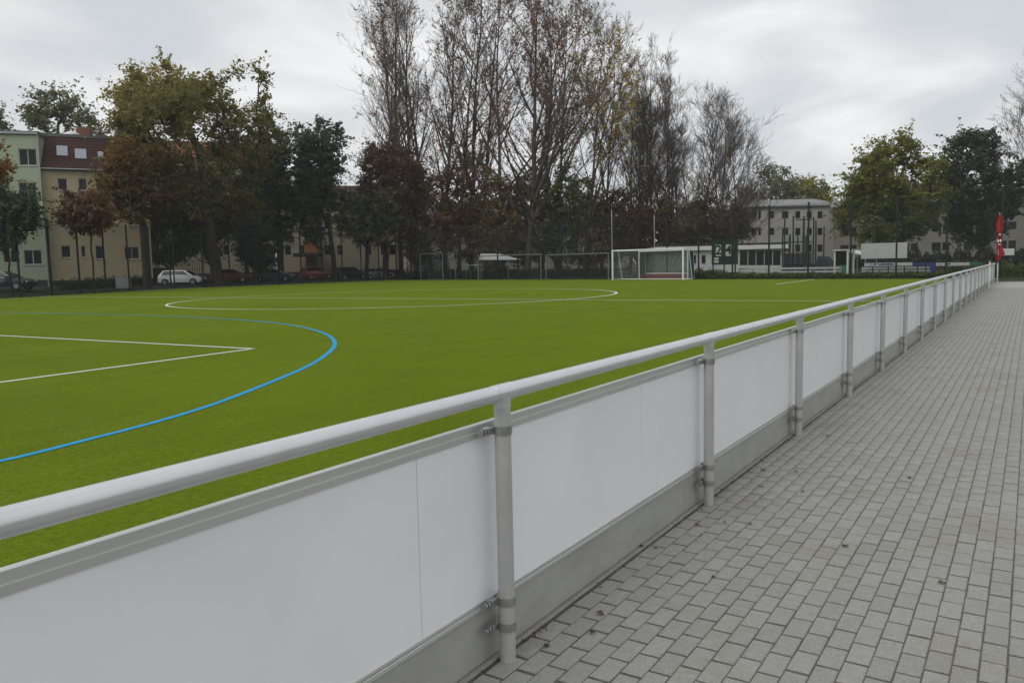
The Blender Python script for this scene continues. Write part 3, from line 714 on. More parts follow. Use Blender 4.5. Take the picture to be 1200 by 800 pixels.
# behind the buildings
LT('broadleaf_tree', 'dark treetop behind the green house roof, left', 14, 112, -34, 58, 112, 250, 81, L_far, clumps=150, per=60, leaf=0.34, spread=0.9)
LT('broadleaf_tree', 'dark treetop behind the mansard roof, beside the chimney', 82, 114, 36, 130, 108, 250, 82, L_far, clumps=170, per=60, leaf=0.34, spread=0.9)
LT('broadleaf_tree', 'far loose tree behind the left end of the grey building', 902, 175, 868, 934, 194, 300, 83, L_far, clumps=130, per=60, leaf=0.42, spread=1.3, rough=0.5)
LT('broadleaf_tree', 'far yellow-green tree behind the grey building roof', 948, 170, 916, 982, 203, 300, 84, L_oak, clumps=150, per=70, leaf=0.42, spread=1.2)
LT('broadleaf_tree', 'far dull tree low behind the bare fan-shaped tree', 872, 165, 844, 896, 222, 305, 85, L_far, clumps=90, per=60, leaf=0.4, spread=1.2)
LT('broadleaf_tree', 'dark far tree behind the building at the right edge', 1212, 135, 1172, 1256, 208, 300, 86, L_dark, clumps=120, per=60, leaf=0.36, spread=1.1)
# oaks at the right
LT('oak_tree', 'wide yellow-green oak above the blank white banner', 1058, 98, 968, 1108, 164, 284, 91, L_oak, clumps=330, per=85, leaf=0.28, spread=0.8, rough=0.45, holes=0.32, trunk_r=0.42, first=2.6, tintf=lambda c: 0.22 + 0.1 * c[2] - 0.06 * c[0])
LT('oak_tree', 'darker green oak right of the yellow-green one, behind the red flag', 1150, 95, 1100, 1198, 156, 288, 92, L_dark, clumps=210, per=80, leaf=0.28, spread=0.75, rough=0.5, holes=0.36, trunk_r=0.38, first=2.6)

# hedges: leaf masses along a line
def hedge(name, label, a, b, w, h, n, seed, leafm, leaf=0.14, stems=True, lump=0.35):
    rng = np.random.default_rng(seed); a, b = np.array(a, float), np.array(b, float)
    f = rng.uniform(0, 1, n); hh = h * (1 - lump * 0.6 + lump * np.sin(f * 37 + seed) * np.sin(f * 91 + 2 * seed))
    d = b - a; q = np.array([-d[1], d[0]]); q /= np.linalg.norm(q)
    u = rng.uniform(-1, 1, n); z = hh * rng.uniform(0, 1, n) ** 0.75 * np.sqrt(1 - 0.55 * u * u)
    P = np.stack([a[0] + d[0] * f + q[0] * u * w / 2, a[1] + d[1] * f + q[1] * u * w / 2, z], 1)
    P[:, 2] += np.array([ground_h(x, y) for x, y in P[:, :2]])
    v, qd = leaf_quads(rng, P, leaf); o0 = np.array([a[0], a[1], 0])
    t = thing(name, label, 'hedge', (a[0], a[1], 0))
    link('foliage', np_mesh('foliage', v - o0, qd, [leafm], None, rng.uniform(0, 1, n)), t)
    k = max(3, int(np.linalg.norm(d) / 0.8)); S = []
    for i in range(k):
        c = a + d * (i + 0.5) / k - a; zb = ground_h(c[0] + a[0], c[1] + a[1])
        for s in range(4): S.append([c[0], c[1], zb - 0.05, 0.02, c[0] + rng.normal(0, 0.25), c[1] + rng.normal(0, 0.25), zb + h * 0.8, 0.006])
    v, qd = tubes(S, 4); tag(link('stems', np_mesh('stems', v, qd, [M_bark]), t), kind='stuff')
    return t
fd = (FAR_B - FAR_A).normalized(); fn = Vector((-fd.y, fd.x, 0))
def far_pt(px, off):
    """a point on a line parallel to the far edge, under pixel column px"""
    lo, hi = FAR_A - fd * 20 + fn * off, FAR_B + fd * 30 + fn * off
    d = RM @ np.array([px - CX, 320 - CY, FPX]); A = np.array([[d[0], -(hi - lo).x], [d[1], -(hi - lo).y]]); s = np.linalg.solve(A, [lo.x, lo.y])
    return lo + (hi - lo) * s[1]
def depth_of(p): return float((RM.T @ np.array([p.x, p.y, p.z - EYE]))[2])
p, q = far_pt(806, 2.6), far_pt(1110, 2.6)
hedge('low_hedge', 'low ragged hedge along the foot of the fence right of the goal', (p.x, p.y), (q.x, q.y), 0.9, 0.46, 9000, 3, L_hedge)
p, q = far_pt(1112, 6), far_pt(1300, 6)
hedge('low_hedge', 'dark green hedge at the right edge beyond the path end', (p.x, p.y), (q.x, q.y), 1.4, 1.1, 6000, 4, L_hedge)
p, q = far_pt(448, 4.5), far_pt(716, 4.5)
hedge('low_hedge', 'dark undergrowth behind the stored goals', (p.x, p.y), (q.x, q.y), 2.4, 1.3, 12000, 5, L_ever, leaf=0.2)
a, b = base_at(70, 66), base_at(190, 83)
hedge('low_hedge', 'clipped dark hedge in front of the yellow house', (a.x, a.y), (b.x, b.y), 0.9, 1.0, 7000, 6, L_ever)
a, b = base_at(995, 112), base_at(1240, 98)
hedge('low_hedge', 'tall dark shrub belt under the oaks in front of the right-hand building', (a.x, a.y), (b.x, b.y), 3.0, 2.6, 12000, 7, L_ever, leaf=0.26)

# ------------------------------------------------------------------ buildings
M_green = mat('render_mint', (0.33, 0.39, 0.28), 0.9, var=0.05, scale=0.8, bump=0.1, bscale=60, spec=0.1)
M_yellow = mat('render_yellow', (0.44, 0.385, 0.25), 0.9, var=0.06, scale=0.8, bump=0.1, bscale=60, spec=0.1)
M_cream = mat('render_cream', (0.42, 0.375, 0.27), 0.9, var=0.07, scale=0.7, bump=0.1, bscale=60, spec=0.1)
M_pale = mat('render_pale', (0.38, 0.365, 0.31), 0.9, var=0.08, scale=0.7, spec=0.1)
M_greyw = mat('render_grey', (0.46, 0.45, 0.41), 0.9, var=0.06, scale=0.6, spec=0.1)
M_greyshade = mat('render_grey_shaded', (0.24, 0.23, 0.20), 0.9, var=0.08, scale=0.6, spec=0.1)  # grey render with the shade of the trees put into its colour
M_orange = mat('render_orange', (0.36, 0.16, 0.05), 0.9, var=0.06, scale=1.0, spec=0.1)
M_plinth = mat('plinth', (0.05, 0.048, 0.045), 0.9, var=0.15, scale=2, spec=0.1)
M_frame = mat('window_frame', (0.46, 0.46, 0.44), 0.5)
M_framed = mat('window_frame_dark', (0.10, 0.09, 0.08), 0.5)
M_felt = mat('roof_felt', (0.13, 0.135, 0.135), 0.9, var=0.12, scale=1.2, spec=0.2)
M_metalroof = mat('metal_roof', (0.20, 0.20, 0.20), 0.6, var=0.1, scale=1.0)
M_curtain = mat('curtain', (0.24, 0.235, 0.22), 0.9, var=0.2, scale=6, stretch=(3, 1, 0.2))
M_brick = mat('chimney_brick', (0.20, 0.09, 0.055), 0.9, var=0.2, scale=8)
def tile_mat(name, a, b):
    m = mat(name, a, 0.75, col2=b, scale=5, spec=0.25); t = m.node_tree; p = t.nodes['Principled BSDF']
    tc_ = N(t, 'ShaderNodeTexCoord'); wv = N(t, 'ShaderNodeTexWave', wave_type='BANDS', bands_direction='Z'); wv.inputs['Scale'].default_value = 1.0; wv.inputs['Distortion'].default_value = 0.6
    t.links.new(tc_.outputs['Object'], wv.inputs['Vector'])
    bp = N(t, 'ShaderNodeBump'); bp.inputs['Strength'].default_value = 0.7; bp.inputs['Distance'].default_value = 0.05
    t.links.new(wv.outputs['Fac'], bp.inputs['Height']); t.links.new(bp.outputs[0], p.inputs['Normal'])
    return m
M_tile = tile_mat('roof_tiles_brown', (0.042, 0.019, 0.016), (0.066, 0.028, 0.022))
M_tiler = tile_mat('roof_tiles_red', (0.15, 0.045, 0.03), (0.22, 0.07, 0.045))

class Facade:
    """a house standing on a base line; local x runs to the right as seen from the pitch, local y away from it"""
    def __init__(s, name, label, l, r, deep, wall, cat='building'):
        a, b = base_at(*l), base_at(*r); s.a, s.b = a, b
        d = (b - a); d.z = 0; s.W = d.length; s.d = d.normalized(); s.base = min(a.z, b.z) - 0.1; s.deep = deep; s.wall = wall
        s.t = thing(name, label, cat, (a.x, a.y, s.base), math.atan2(s.d.y, s.d.x)); s.win = []
    def uz(s, px, py):
        r = RM @ np.array([px - CX, py - CY, FPX]); A = np.array([[r[0], -s.d.x], [r[1], -s.d.y]]); k = np.linalg.solve(A, [s.a.x, s.a.y])
        return float(k[1]), float(r[2] * k[0] + EYE - s.base)
    def pxwin(s, px0, py0, px1, py1, **kw):
        m = (py0 + py1) / 2; u0, _ = s.uz(px0, m); u1, _ = s.uz(px1, m); c = (px0 + px1) / 2; _, z1 = s.uz(c, py0); _, z0 = s.uz(c, py1)
        s.win.append((u0, u1, z0, z1, kw))
    def finish(s, eave, plinth=0.7, reveal=0.14, frame=M_frame, seed=1):
        rng = random.Random(seed); W, D = s.W, s.deep
        win = [(max(0.2, w[0]), min(W - 0.2, w[1]), max(plinth + 0.05, w[2]), min(eave - 0.15, w[3]), w[4]) for w in s.win]
        win = [w for w in win if w[1] - w[0] > 0.2 and w[3] - w[2] > 0.2]
        us = sorted(set([0, W] + [w[0] for w in win] + [w[1] for w in win])); zs = sorted(set([0, eave] + [w[2] for w in win] + [w[3] for w in win]))
        m = MB()
        for i in range(len(us) - 1):
            for k in range(len(zs) - 1):
                uc, zc = (us[i] + us[i + 1]) / 2, (zs[k] + zs[k + 1]) / 2
                if any(w[0] < uc < w[1] and w[2] < zc < w[3] for w in win): continue
                m.add([(us[i], 0, zs[k]), (us[i + 1], 0, zs[k]), (us[i + 1], 0, zs[k + 1]), (us[i], 0, zs[k + 1])], [(0, 1, 2, 3)])
        for (u0, u1, z0, z1, _k) in win:
            r = reveal
            m.add([(u0, 0, z0), (u1, 0, z0), (u1, 0, z1), (u0, 0, z1), (u0, r, z0), (u1, r, z0), (u1, r, z1), (u0, r, z1)], [(0, 4, 5, 1), (1, 5, 6, 2), (2, 6, 7, 3), (3, 7, 4, 0)])
        m.add([(0, 0, 0), (W, 0, 0), (W, D, 0), (0, D, 0), (0, 0, eave), (W, 0, eave), (W, D, eave), (0, D, eave)], [(1, 2, 6, 5), (2, 3, 7, 6), (3, 0, 4, 7), (4, 5, 6, 7)])
        m.build('wall', s.wall, s.t, fix=False)
        if plinth: MB().box(-0.03, W + 0.03, -0.03, 0.3, -0.6, plinth).build('plinth', M_plinth, s.t)
        for (u0, u1, z0, z1, kw) in win:
            f = MB(); y0, y1, b = reveal - 0.06, reveal - 0.002, 0.06
            f.box(u0, u0 + b, y0, y1, z0, z1).box(u1 - b, u1, y0, y1, z0, z1).box(u0 + b, u1 - b, y0, y1, z0, z0 + b).box(u0 + b, u1 - b, y0, y1, z1 - b, z1)
            nm = kw.get('mull', 1 if u1 - u0 > 0.9 else 0)
            for q in range(nm):
                c = u0 + (u1 - u0) * (q + 1) / (nm + 1); f.box(c - 0.03, c + 0.03, y0, y1, z0 + b, z1 - b)
            fo = f.build('window', kw.get('frame', frame), s.t, fix=False)
            MB().poly([(u0, y1 - 0.025, z0), (u1, y1 - 0.025, z0), (u1, y1 - 0.025, z1), (u0, y1 - 0.025, z1)]).build('pane', M_glass, fo, fix=False)
            if kw.get('sill', 1): MB().box(u0 - 0.06, u1 + 0.06, -0.07, 0.06, z0 - 0.07, z0 - 0.003).build('sill', frame if frame is not M_framed else M_offwhite, fo, fix=False)
        s.eave = eave
        return s
    def part(s, name, mb, m, parent=None, fix=True): return mb.build(name, m, parent or s.t, fix=fix)

# mint green house
h = Facade('apartment_house', 'mint green rendered apartment house with flat roof at the left edge', (-46, 74), (57, 76), 12, M_green)
for y0, y1 in ((174.5, 194), (214, 232), (254, 272)): h.pxwin(22, y0, 43, y1); h.pxwin(-24, y0, -3, y1)
h.pxwin(28, 293, 49, 310); h.pxwin(4, 293, 20, 308); h.pxwin(-30, 293, -12, 308)
e = h.uz(50, 158)[1]; h.finish(e)
h.part('roof', MB().box(-0.2, h.W + 0.12, -0.18, 12.2, e + 0.003, e + 0.3), M_felt)
h.part('gutter', MB().box(-0.2, h.W + 0.05, -0.24, -0.181, e + 0.02, e + 0.2), M_grey)
h.part('downpipe', MB().tube((h.W + 0.02, -0.1, 0), (h.W + 0.02, -0.1, e), 0.07, n=8), M_grey)
# yellow house with mansard roof
h = Facade('apartment_house', 'yellow rendered apartment house with dark red mansard roof and skylights', (57.6, 76.4), (180, 80.5), 12, M_yellow)
for a_, b_ in ((67.5, 79), (92, 102), (112, 122), (150, 163)):
    h.pxwin(a_, 209, b_, 223); h.pxwin(a_, 250, b_, 264)
h.pxwin(71.5, 288, 83, 302); h.pxwin(95, 288, 100.5, 301.5, mull=0); h.pxwin(112, 288, 123, 303.5); h.pxwin(146, 289, 163, 303.5)
e = h.uz(85, 199)[1]; zt = h.uz(85, 158.5)[1]; h.finish(e)
rf = MB(); pr = [(-0.35, e - 0.05), (-0.35, e + 0.08), (2.0, zt), (2.4, zt + 0.1), (12.0, zt + 0.1), (12.0, e + 0.002), (0.0, e + 0.002)]
n = len(pr); rf.add([(-0.05, y, z) for y, z in pr] + [(h.W, y, z) for y, z in pr], [(i, (i + 1) % n, n + (i + 1) % n, n + i) for i in range(n)] + [tuple(range(n)), tuple(range(2 * n - 1, n - 1, -1))])
ro = h.part('roof', rf, M_tile)
h.part('gutter', MB().tube((0, -0.42, e), (h.W, -0.42, e), 0.07, n=8), M_grey)
h.part('flat_roof', MB().box(-12, h.W, 2.1, 12.3, zt + 0.105, zt + 0.4), M_felt)
h.part('verge_board', MB().add([(-0.12, -0.4, e - 0.1), (-0.06, -0.4, e - 0.1), (-0.06, 2.0, zt), (-0.12, 2.0, zt), (-0.12, 0.1, e - 0.1), (-0.06, 0.1, e - 0.1), (-0.06, 2.5, zt), (-0.12, 2.5, zt)], [(0, 1, 2, 3), (4, 7, 6, 5), (0, 3, 7, 4), (1, 5, 6, 2), (0, 4, 5, 1), (3, 2, 6, 7)]), M_offwhite)
for px0, px1, y0, y1 in ((66, 79, 169.5, 182), (87.5, 101, 172.5, 185), (114.5, 121, 175, 184)):
    # lies on the slope
    u0, _ = h.uz(px0, 180); u1, _ = h.uz(px1, 180); z0 = e + (zt - e) * (199 - y1) / 40; z1 = e + (zt - e) * (199 - y0) / 40
    ys = lambda z: -0.35 + 2.35 * (z - e - 0.08) / (zt - e - 0.08)
    s_ = MB().add([(u0, ys(z0) - 0.1, z0), (u1, ys(z0) - 0.1, z0), (u1, ys(z1) - 0.1, z1), (u0, ys(z1) - 0.1, z1), (u0, ys(z0) + 0.02, z0), (u1, ys(z0) + 0.02, z0), (u1, ys(z1) + 0.02, z1), (u0, ys(z1) + 0.02, z1)], [(0, 1, 2, 3), (4, 7, 6, 5), (0, 3, 7, 4), (1, 5, 6, 2), (0, 4, 5, 1), (3, 2, 6, 7)])
    so = h.part('skylight', s_, M_framed, ro)
for px in (40, 82):
    u, z = h.uz(px, 152); d_ = MB(); d_.tube((u, 4, zt + 0.3), (u, 4, zt + 0.7), 0.9, 0.8, n=14).tube((u, 4, zt + 0.7), (u, 4, zt + 0.95), 0.8, 0.25, n=14); h.part('roof_dome', d_, M_white)
u, z = h.uz(96, 150); h.part('chimney', MB().box(u - 0.6, u + 0.6, 5, 6, zt + 0.3, zt + 1.6), M_brick)
# skylight panes reflect the sky
M_sky = mat('skylight_glass', (0.35, 0.37, 0.40), 0.12, metal=0.6)
for ob in [q for q in bpy.data.objects if q.name.startswith('skylight')]:
    ob.data.materials.clear(); ob.data.materials.append(M_sky)
# cream house with orange entrance
h = Facade('apartment_house', 'long cream apartment house with orange entrance bay behind the parked cars', (326, 109), (474, 113), 12, M_cream)
for y0, y1 in ((287, 299), (257, 269)):
    for a_ in (334, 350, 380, 395, 428, 446, 456): h.pxwin(a_, y0, a_ + 7.5, y1)
e = h.uz(400, 240)[1]; h.finish(e, plinth=0.9)
u0, u1 = h.uz(357.5, 290)[0], h.uz(371, 290)[0]
h.part('entrance_bay', MB().box(u0, u1, -0.9, -0.002, 0, e - 0.5), M_orange)
h.part('door', MB().box(u0 + 0.4, u1 - 0.3, -0.96, -0.903, 0.1, 2.5), M_framed)
h.part('canopy', MB().box(u0 - 1.6, u1 + 0.8, -2.4, -0.965, 2.9, 3.4), M_plinth)
rf = MB(); W = h.W; rf.add([(-0.4, -0.5, e), (W + 0.4, -0.5, e), (W + 0.4, 12.5, e), (-0.4, 12.5, e), (-0.4, 6, e + 3.2), (W + 0.4, 6, e + 3.2)], [(0, 1, 5, 4), (2, 3, 4, 5), (0, 4, 3), (1, 2, 5), (3, 2, 1, 0)])
ro = h.part('roof', rf, M_tile)
h.part('chimney', MB().box(W * 0.4, W * 0.4 + 1.0, 5.5, 6.3, e + 2, e + 4), M_brick, ro)
# taller house with red roof behind the large tree
h = Facade('apartment_house', 'cream house with red tiled roof half hidden behind the largest tree', (160, 102), (325, 108.5), 12, M_cream)
for y0, y1 in ((287, 299), (257, 269), (228, 240), (199, 211)):
    for a_ in (172, 190, 208, 226, 244, 262, 284, 302, 314): h.pxwin(a_, y0, a_ + 7.5, y1)
e = h.uz(300, 187)[1]; h.finish(e, plinth=0.9); W = h.W
h.part('roof', MB().add([(-0.4, -0.5, e), (W + 0.4, -0.5, e), (W + 0.4, 12.5, e), (-0.4, 12.5, e), (3, 6, e + 3.0), (W - 3, 6, e + 3.0)], [(0, 1, 5, 4), (2, 3, 4, 5), (0, 4, 3), (1, 2, 5), (3, 2, 1, 0)]), M_tiler)
# pale house glimpsed through the thicket
h = Facade('apartment_house', 'pale house glimpsed between the poplar trunks', (488, 132), (742, 148), 10, M_pale)
for y0, y1 in ((298, 306), (279, 287)):
    for a_ in range(498, 735, 17): h.pxwin(a_, y0, a_ + 7, y1)
e = h.uz(530, 258)[1]; h.finish(e); W = h.W
h.part('roof', MB().add([(-0.4, -0.5, e), (W + 0.4, -0.5, e), (W + 0.4, 10.5, e), (-0.4, 10.5, e), (-0.4, 5, e + 3), (W + 0.4, 5, e + 3)], [(0, 1, 5, 4), (2, 3, 4, 5), (0, 4, 3), (1, 2, 5), (3, 2, 1, 0)]), M_felt)
# grey building with hipped metal roof
h = Facade('school_building', 'pale grey three-storey building with low metal roof behind the clubhouse', (874.5, 138), (985, 138), 14, M_greyw)
for y0, y1 in ((247.5, 256), (267, 275.5), (286.5, 295)):
    for a_, b_ in ((880, 887), (888.5, 892), (900.5, 907.5), (916.5, 924), (932, 938), (945.5, 951.5), (958, 964)): h.pxwin(a_, y0, b_, y1, frame=M_framed, mull=0, sill=0)
e = h.uz(905, 243.5)[1]; zt = h.uz(920, 235.5)[1] + 0.6; h.finish(e, frame=M_framed); W = h.W
ro = h.part('roof', MB().add([(-0.5, -0.5, e + 0.25), (W + 0.5, -0.5, e + 0.25), (W + 0.5, 14.5, e + 0.25), (-0.5, 14.5, e + 0.25), (3.2, 5, zt), (W - 3, 5, zt), (W - 3, 9, zt), (3.2, 9, zt)], [(0, 1, 5, 4), (1, 2, 6, 5), (2, 3, 7, 6), (3, 0, 4, 7), (4, 5, 6, 7), (3, 2, 1, 0)]), M_metalroof)
h.part('eaves_board', MB().box(-0.5, W + 0.5, -0.5, 14.5, e + 0.003, e + 0.247), M_framed)
# long building at the right
h = Facade('school_building', 'long grey building with dark windows behind the two oaks', (976, 128), (1330, 112), 14, M_greyshade)
for y0, y1 in ((259.5, 268.5), (281.5, 291.5)):
    zt_, zb_ = h.uz(1192, y0)[1], h.uz(1192, y1)[1]; u = 1.0
    while u < h.W - 2: h.win.append((u, u + 1.25, zb_, zt_, dict(frame=M_framed, mull=0, sill=0))); h.win.append((u + 1.45, u + 2.4, zb_, zt_, dict(frame=M_framed, mull=0, sill=0))); u += 4.3
e = h.uz(1192, 233.5)[1]; h.finish(e, frame=M_framed); W = h.W
h.part('roof', MB().box(-0.5, W + 0.5, -0.6, 14.5, e + 0.003, e + 0.9), M_offwhite)
# clubhouse
h = Facade('clubhouse', 'low white flat-roofed clubhouse with glazed front behind the scoreboard', (768, 99), (919, 99), 9, M_offwhite)
for k in range(5): h.pxwin(867 + k * 9.7, 293.2, 876.2 + k * 9.7, 311, mull=0, sill=0, frame=M_framed)
h.pxwin(811, 299, 816, 309); h.pxwin(822, 299, 827, 309)
e = h.uz(890, 291.8)[1]; h.finish(e, plinth=0.15, frame=M_framed); W = h.W
h.part('fascia', MB().box(-0.3, W + 0.3, -0.6, 9.3, e + 0.003, e + 0.5), M_white)
h.part('roof', MB().box(-0.2, W + 0.2, -0.5, 9.2, e + 0.503, e + 0.75), M_plinth)

# ------------------------------------------------------------------ parked cars
M_lightg = mat('headlight_glass', (0.5, 0.5, 0.52), 0.1); M_tail = mat('tail_light', (0.25, 0.01, 0.01), 0.2)
M_plate = mat('number_plate', (0.5, 0.5, 0.48), 0.5); M_trim = mat('black_trim', (0.015, 0.015, 0.016), 0.6)
def car_paint(n, c): return mat(n, c, 0.28, coat=0.6, spec=0.5)
def make_car(label, paint, pos, rz, L=4.3, H=1.48, kind='hatch'):
    t = thing('parked_car', label, 'car', pos, rz, 'cars parked along the street on the left')
    w = 0.87; a = L / 2
    if kind == 'sedan': top = [(-a, 0.78), (-a + 0.12, 0.98), (-a + 0.85, 1.0), (a - 1.15, 0.95), (a - 0.3, 0.80), (a, 0.62)]; cab = (-a + 0.75, a - 1.05, -a + 1.35, a - 1.95)
    else: top = [(-a, 0.70), (-a + 0.06, 0.95), (-a + 0.5, 1.0), (a - 1.0, 0.96), (a - 0.25, 0.82), (a, 0.62)]; cab = (-a + 0.08, a - 0.85, -a + 0.55, a - 1.75)
    zc = [z for _, z in top]; st = []
    b = MB(); prof = [(x, 0.28 if 0 < i < len(top) - 1 else 0.36) for i, (x, _) in enumerate(top)]
    for i, (x, zt_) in enumerate(top):
        ww = w * (0.86 if i in (0, len(top) - 1) else 0.97 if i in (1, len(top) - 2) else 1.0); zb_ = prof[i][1]
        st.append([(x, -ww * 0.96, zb_), (x, -ww, (zb_ + zt_) * 0.52), (x, -ww * 0.93, zt_), (x, 0, zt_ + 0.03), (x, ww * 0.93, zt_), (x, ww, (zb_ + zt_) * 0.52), (x, ww * 0.96, zb_)])
    vs = [p for s in st for p in s]; fs = []
    for i in range(len(st) - 1):
        for k in range(7): fs.append((7 * i + k, 7 * (i + 1) + k, 7 * (i + 1) + (k + 1) % 7, 7 * i + (k + 1) % 7))
    fs += [tuple(range(7)), tuple(range(7 * len(st) - 1, 7 * len(st) - 8, -1))]
    b.add(vs, fs); body = b.build('body', paint, t)
    x0, x1, x2, x3 = cab; zb_, zt_ = 0.96, H; wb, wt = w * 0.92, w * 0.70
    C = [(x0, -wb, zb_), (x1, -wb, zb_), (x1, wb, zb_), (x0, wb, zb_), (x2, -wt, zt_), (x3, -wt, zt_), (x3, wt, zt_), (x2, wt, zt_)]
    cb = MB().add(C, [(4, 5, 6, 7), (0, 1, 5, 4), (1, 2, 6, 5), (2, 3, 7, 6), (3, 0, 4, 7)]); cb.add([(x2, -wt, zt_), (x3, -wt, zt_), (x3, wt, zt_), (x2, wt, zt_), ((x2 + x3) / 2, 0, zt_ + 0.05)], [(0, 1, 4), (1, 2, 4), (2, 3, 4), (3, 0, 4)])
    roof = cb.build('cabin', paint, t)
    def glass(name, i, j, k, l, u0, u1, v0=0.12, v1=0.84, parent=t):
        q = [Vector(C[x]) for x in (i, j, k, l)]
        P = lambda u, v: (q[0].lerp(q[1], u)).lerp(q[3].lerp(q[2], u), v)
        nn = (q[1] - q[0]).cross(q[3] - q[0]).normalized() * 0.008
        MB().poly([P(u0, v0) + nn, P(u1, v0) + nn, P(u1, v1) + nn, P(u0, v1) + nn]).build(name, M_glass, parent, fix=False)
    glass('windscreen', 1, 2, 6, 5, 0.05, 0.95); glass('rear_window', 3, 0, 4, 7, 0.08, 0.92)
    for (i, j, k, l) in ((0, 1, 5, 4), (2, 3, 7, 6)):
        glass('side_window', i, j, k, l, 0.07, 0.47); glass('side_window', i, j, k, l, 0.51, 0.90)
    ty = MB().tube((0, -0.1, 0), (0, 0.1, 0), 0.31, n=20).mesh('tyre', M_tyre); rm = MB().tube((0, -0.104, 0), (0, 0.104, 0), 0.2, n=14).mesh('rim', M_rim); ar = MB().tube((0, -0.06, 0), (0, 0.06, 0), 0.36, n=20).mesh('wheel', M_trim)
    for x in (-a + 0.78, a - 0.82):
        for s in (-1, 1):
            wo_ = link('wheel', ar, t, (x, s * (w - 0.055), 0.33)); link('tyre', ty, wo_, (0, s * 0.02, -0.02)); link('rim', rm, wo_, (0, s * 0.02, -0.02))
    for s in (-1, 1):
        MB().bbox(a - 0.16, a - 0.02, s * 0.62 - 0.16, s * 0.62 + 0.16, 0.60, 0.74, 0.02).build('headlight', M_lightg, t)
        MB().bbox(-a - 0.015, -a + 0.1, s * 0.62 - 0.12, s * 0.62 + 0.12, 0.68, 0.92, 0.02).build('tail_light', M_tail, t)
        MB().bbox(x1 - 0.55, x1 - 0.42, s * (w + 0.06) - 0.08, s * (w + 0.06) + 0.08, 0.98, 1.1, 0.02).build('wing_mirror', paint, t)
    MB().bbox(a - 0.06, a + 0.05, -0.7, 0.7, 0.36, 0.52, 0.03).build('bumper', M_trim, t); MB().bbox(-a - 0.05, -a + 0.06, -0.7, 0.7, 0.36, 0.56, 0.03).build('bumper', paint, t)
    MB().box(-a - 0.062, -a - 0.052, -0.26, 0.26, 0.42, 0.52).build('number_plate', M_plate, t)
    return t
right_a = math.atan2((RM @ [1, 0, 0])[1], (RM @ [1, 0, 0])[0])
cars = [(5, 63, 0.05, 4.4, 1.45, 'sedan', 'dark blue parked car at the left edge below the green house', (0.014, 0.022, 0.055)),
        (192, 85.5, 0.3, 4.0, 1.5, 'hatch', 'dark teal hatchback half hidden behind the white car', (0.02, 0.05, 0.055)),
        (214, 81, 0.0, 4.4, 1.5, 'hatch', 'white hatchback parked side-on behind the fence', (0.62, 0.63, 0.65)),
        (272, 87, 0.15, 4.2, 1.45, 'hatch', 'dark red car beside the trunk of the largest tree', (0.11, 0.008, 0.010)),
        (322, 91, 0.05, 4.5, 1.42, 'sedan', 'grey-green sedan parked side-on right of the black evergreen', (0.06, 0.075, 0.075)),
        (371, 97, 0.75, 3.9, 1.5, 'hatch', 'bright red hatchback seen from the rear below the orange entrance', (0.30, 0.010, 0.016)),
        (411, 99, 0.7, 4.1, 1.55, 'hatch', 'black car between the red hatchback and the silver one', (0.010, 0.011, 0.014)),
        (443, 101, 0.5, 4.1, 1.42, 'hatch', 'silver car at the right end of the parked row', (0.28, 0.29, 0.30))]
for i, (px, dp, rot, L, H, kd, lab, c) in enumerate(cars):
    b = base_at(px, dp); make_car(lab, car_paint('car_paint_%d' % i, c), (b.x, b.y, b.z + 0.02), right_a + rot, L, H, kd)
# street under the cars
a_, b_ = base_at(-60, 60), base_at(500, 104); sd_ = (b_ - a_).normalized(); sn = Vector((-sd_.y, sd_.x, 0))
vs = []
for k in range(25):
    p = a_.lerp(b_, k / 24)
    for o_ in (-1.5, 5.5): q = p + sn * o_; vs.append((q.x, q.y, ground_h(q.x, q.y) - 0.012))
o = MB().add(vs, [(2 * i, 2 * i + 1, 2 * i + 3, 2 * i + 2) for i in range(24)]).build('street', M_asphalt, fix=False); tag(o, kind='structure')

# utility box, black gate
b = base_at(144.5, 72); t = thing('utility_cabinet', 'grey metal utility cabinet on the verge left of the white car', 'cabinet', b, right_a)
MB().bbox(-0.62, 0.62, -0.2, 0.2, 0.1, 1.15, 0.02).build('body', M_grey, t); MB().box(-0.58, 0.58, -0.17, 0.17, -0.1, 0.1).build('base', M_plinth, t); MB().bbox(-0.66, 0.66, -0.24, 0.24, 1.152, 1.2, 0.01).build('lid', M_grey, t); MB().box(-0.005, 0.005, -0.206, -0.201, 0.15, 1.1).build('door_seam', M_trim, t)
b = base_at(202, 96); t = thing('metal_gate', 'black metal bar gate behind the white car', 'gate', b, right_a)
for k in range(15): MB().tube((k * 0.28, 0, 0), (k * 0.28, 0, 2.4), 0.03, n=6).build('bar', M_dark, t)
for z in (0.2, 1.3, 2.3): MB().box(0, 3.92, -0.03, 0.03, z, z + 0.06).build('crossbar', M_dark, t)

# ------------------------------------------------------------------ goals
M_netw = mat('net_white', (0.35, 0.36, 0.36), 0.8); M_netg = mat('net_green', (0.012, 0.085, 0.058), 0.8); M_netd = mat('net_dark', (0.015, 0.022, 0.026), 0.8); M_galv = mat('galvanised', (0.20, 0.205, 0.20), 0.6, metal=0.3, var=0.1, scale=6); M_board = mat('goal_board', (0.15, 0.035, 0.028), 0.6, var=0.15, scale=3)
def net_grid(corners, nu, nv, r):
    q = [Vector(c) for c in corners]; S = []
    P = lambda u, v: (q[0].lerp(q[1], u)).lerp(q[3].lerp(q[2], u), v)
    for i in range(nu + 1):
        for k in range(3): a_, b_ = P(i / nu, k / 3), P(i / nu, (k + 1) / 3); S.append([*a_, r, *b_, r])
    for i in range(nv + 1):
        for k in range(3): a_, b_ = P(k / 3, i / nv), P((k + 1) / 3, i / nv); S.append([*a_, r, *b_, r])
    return S
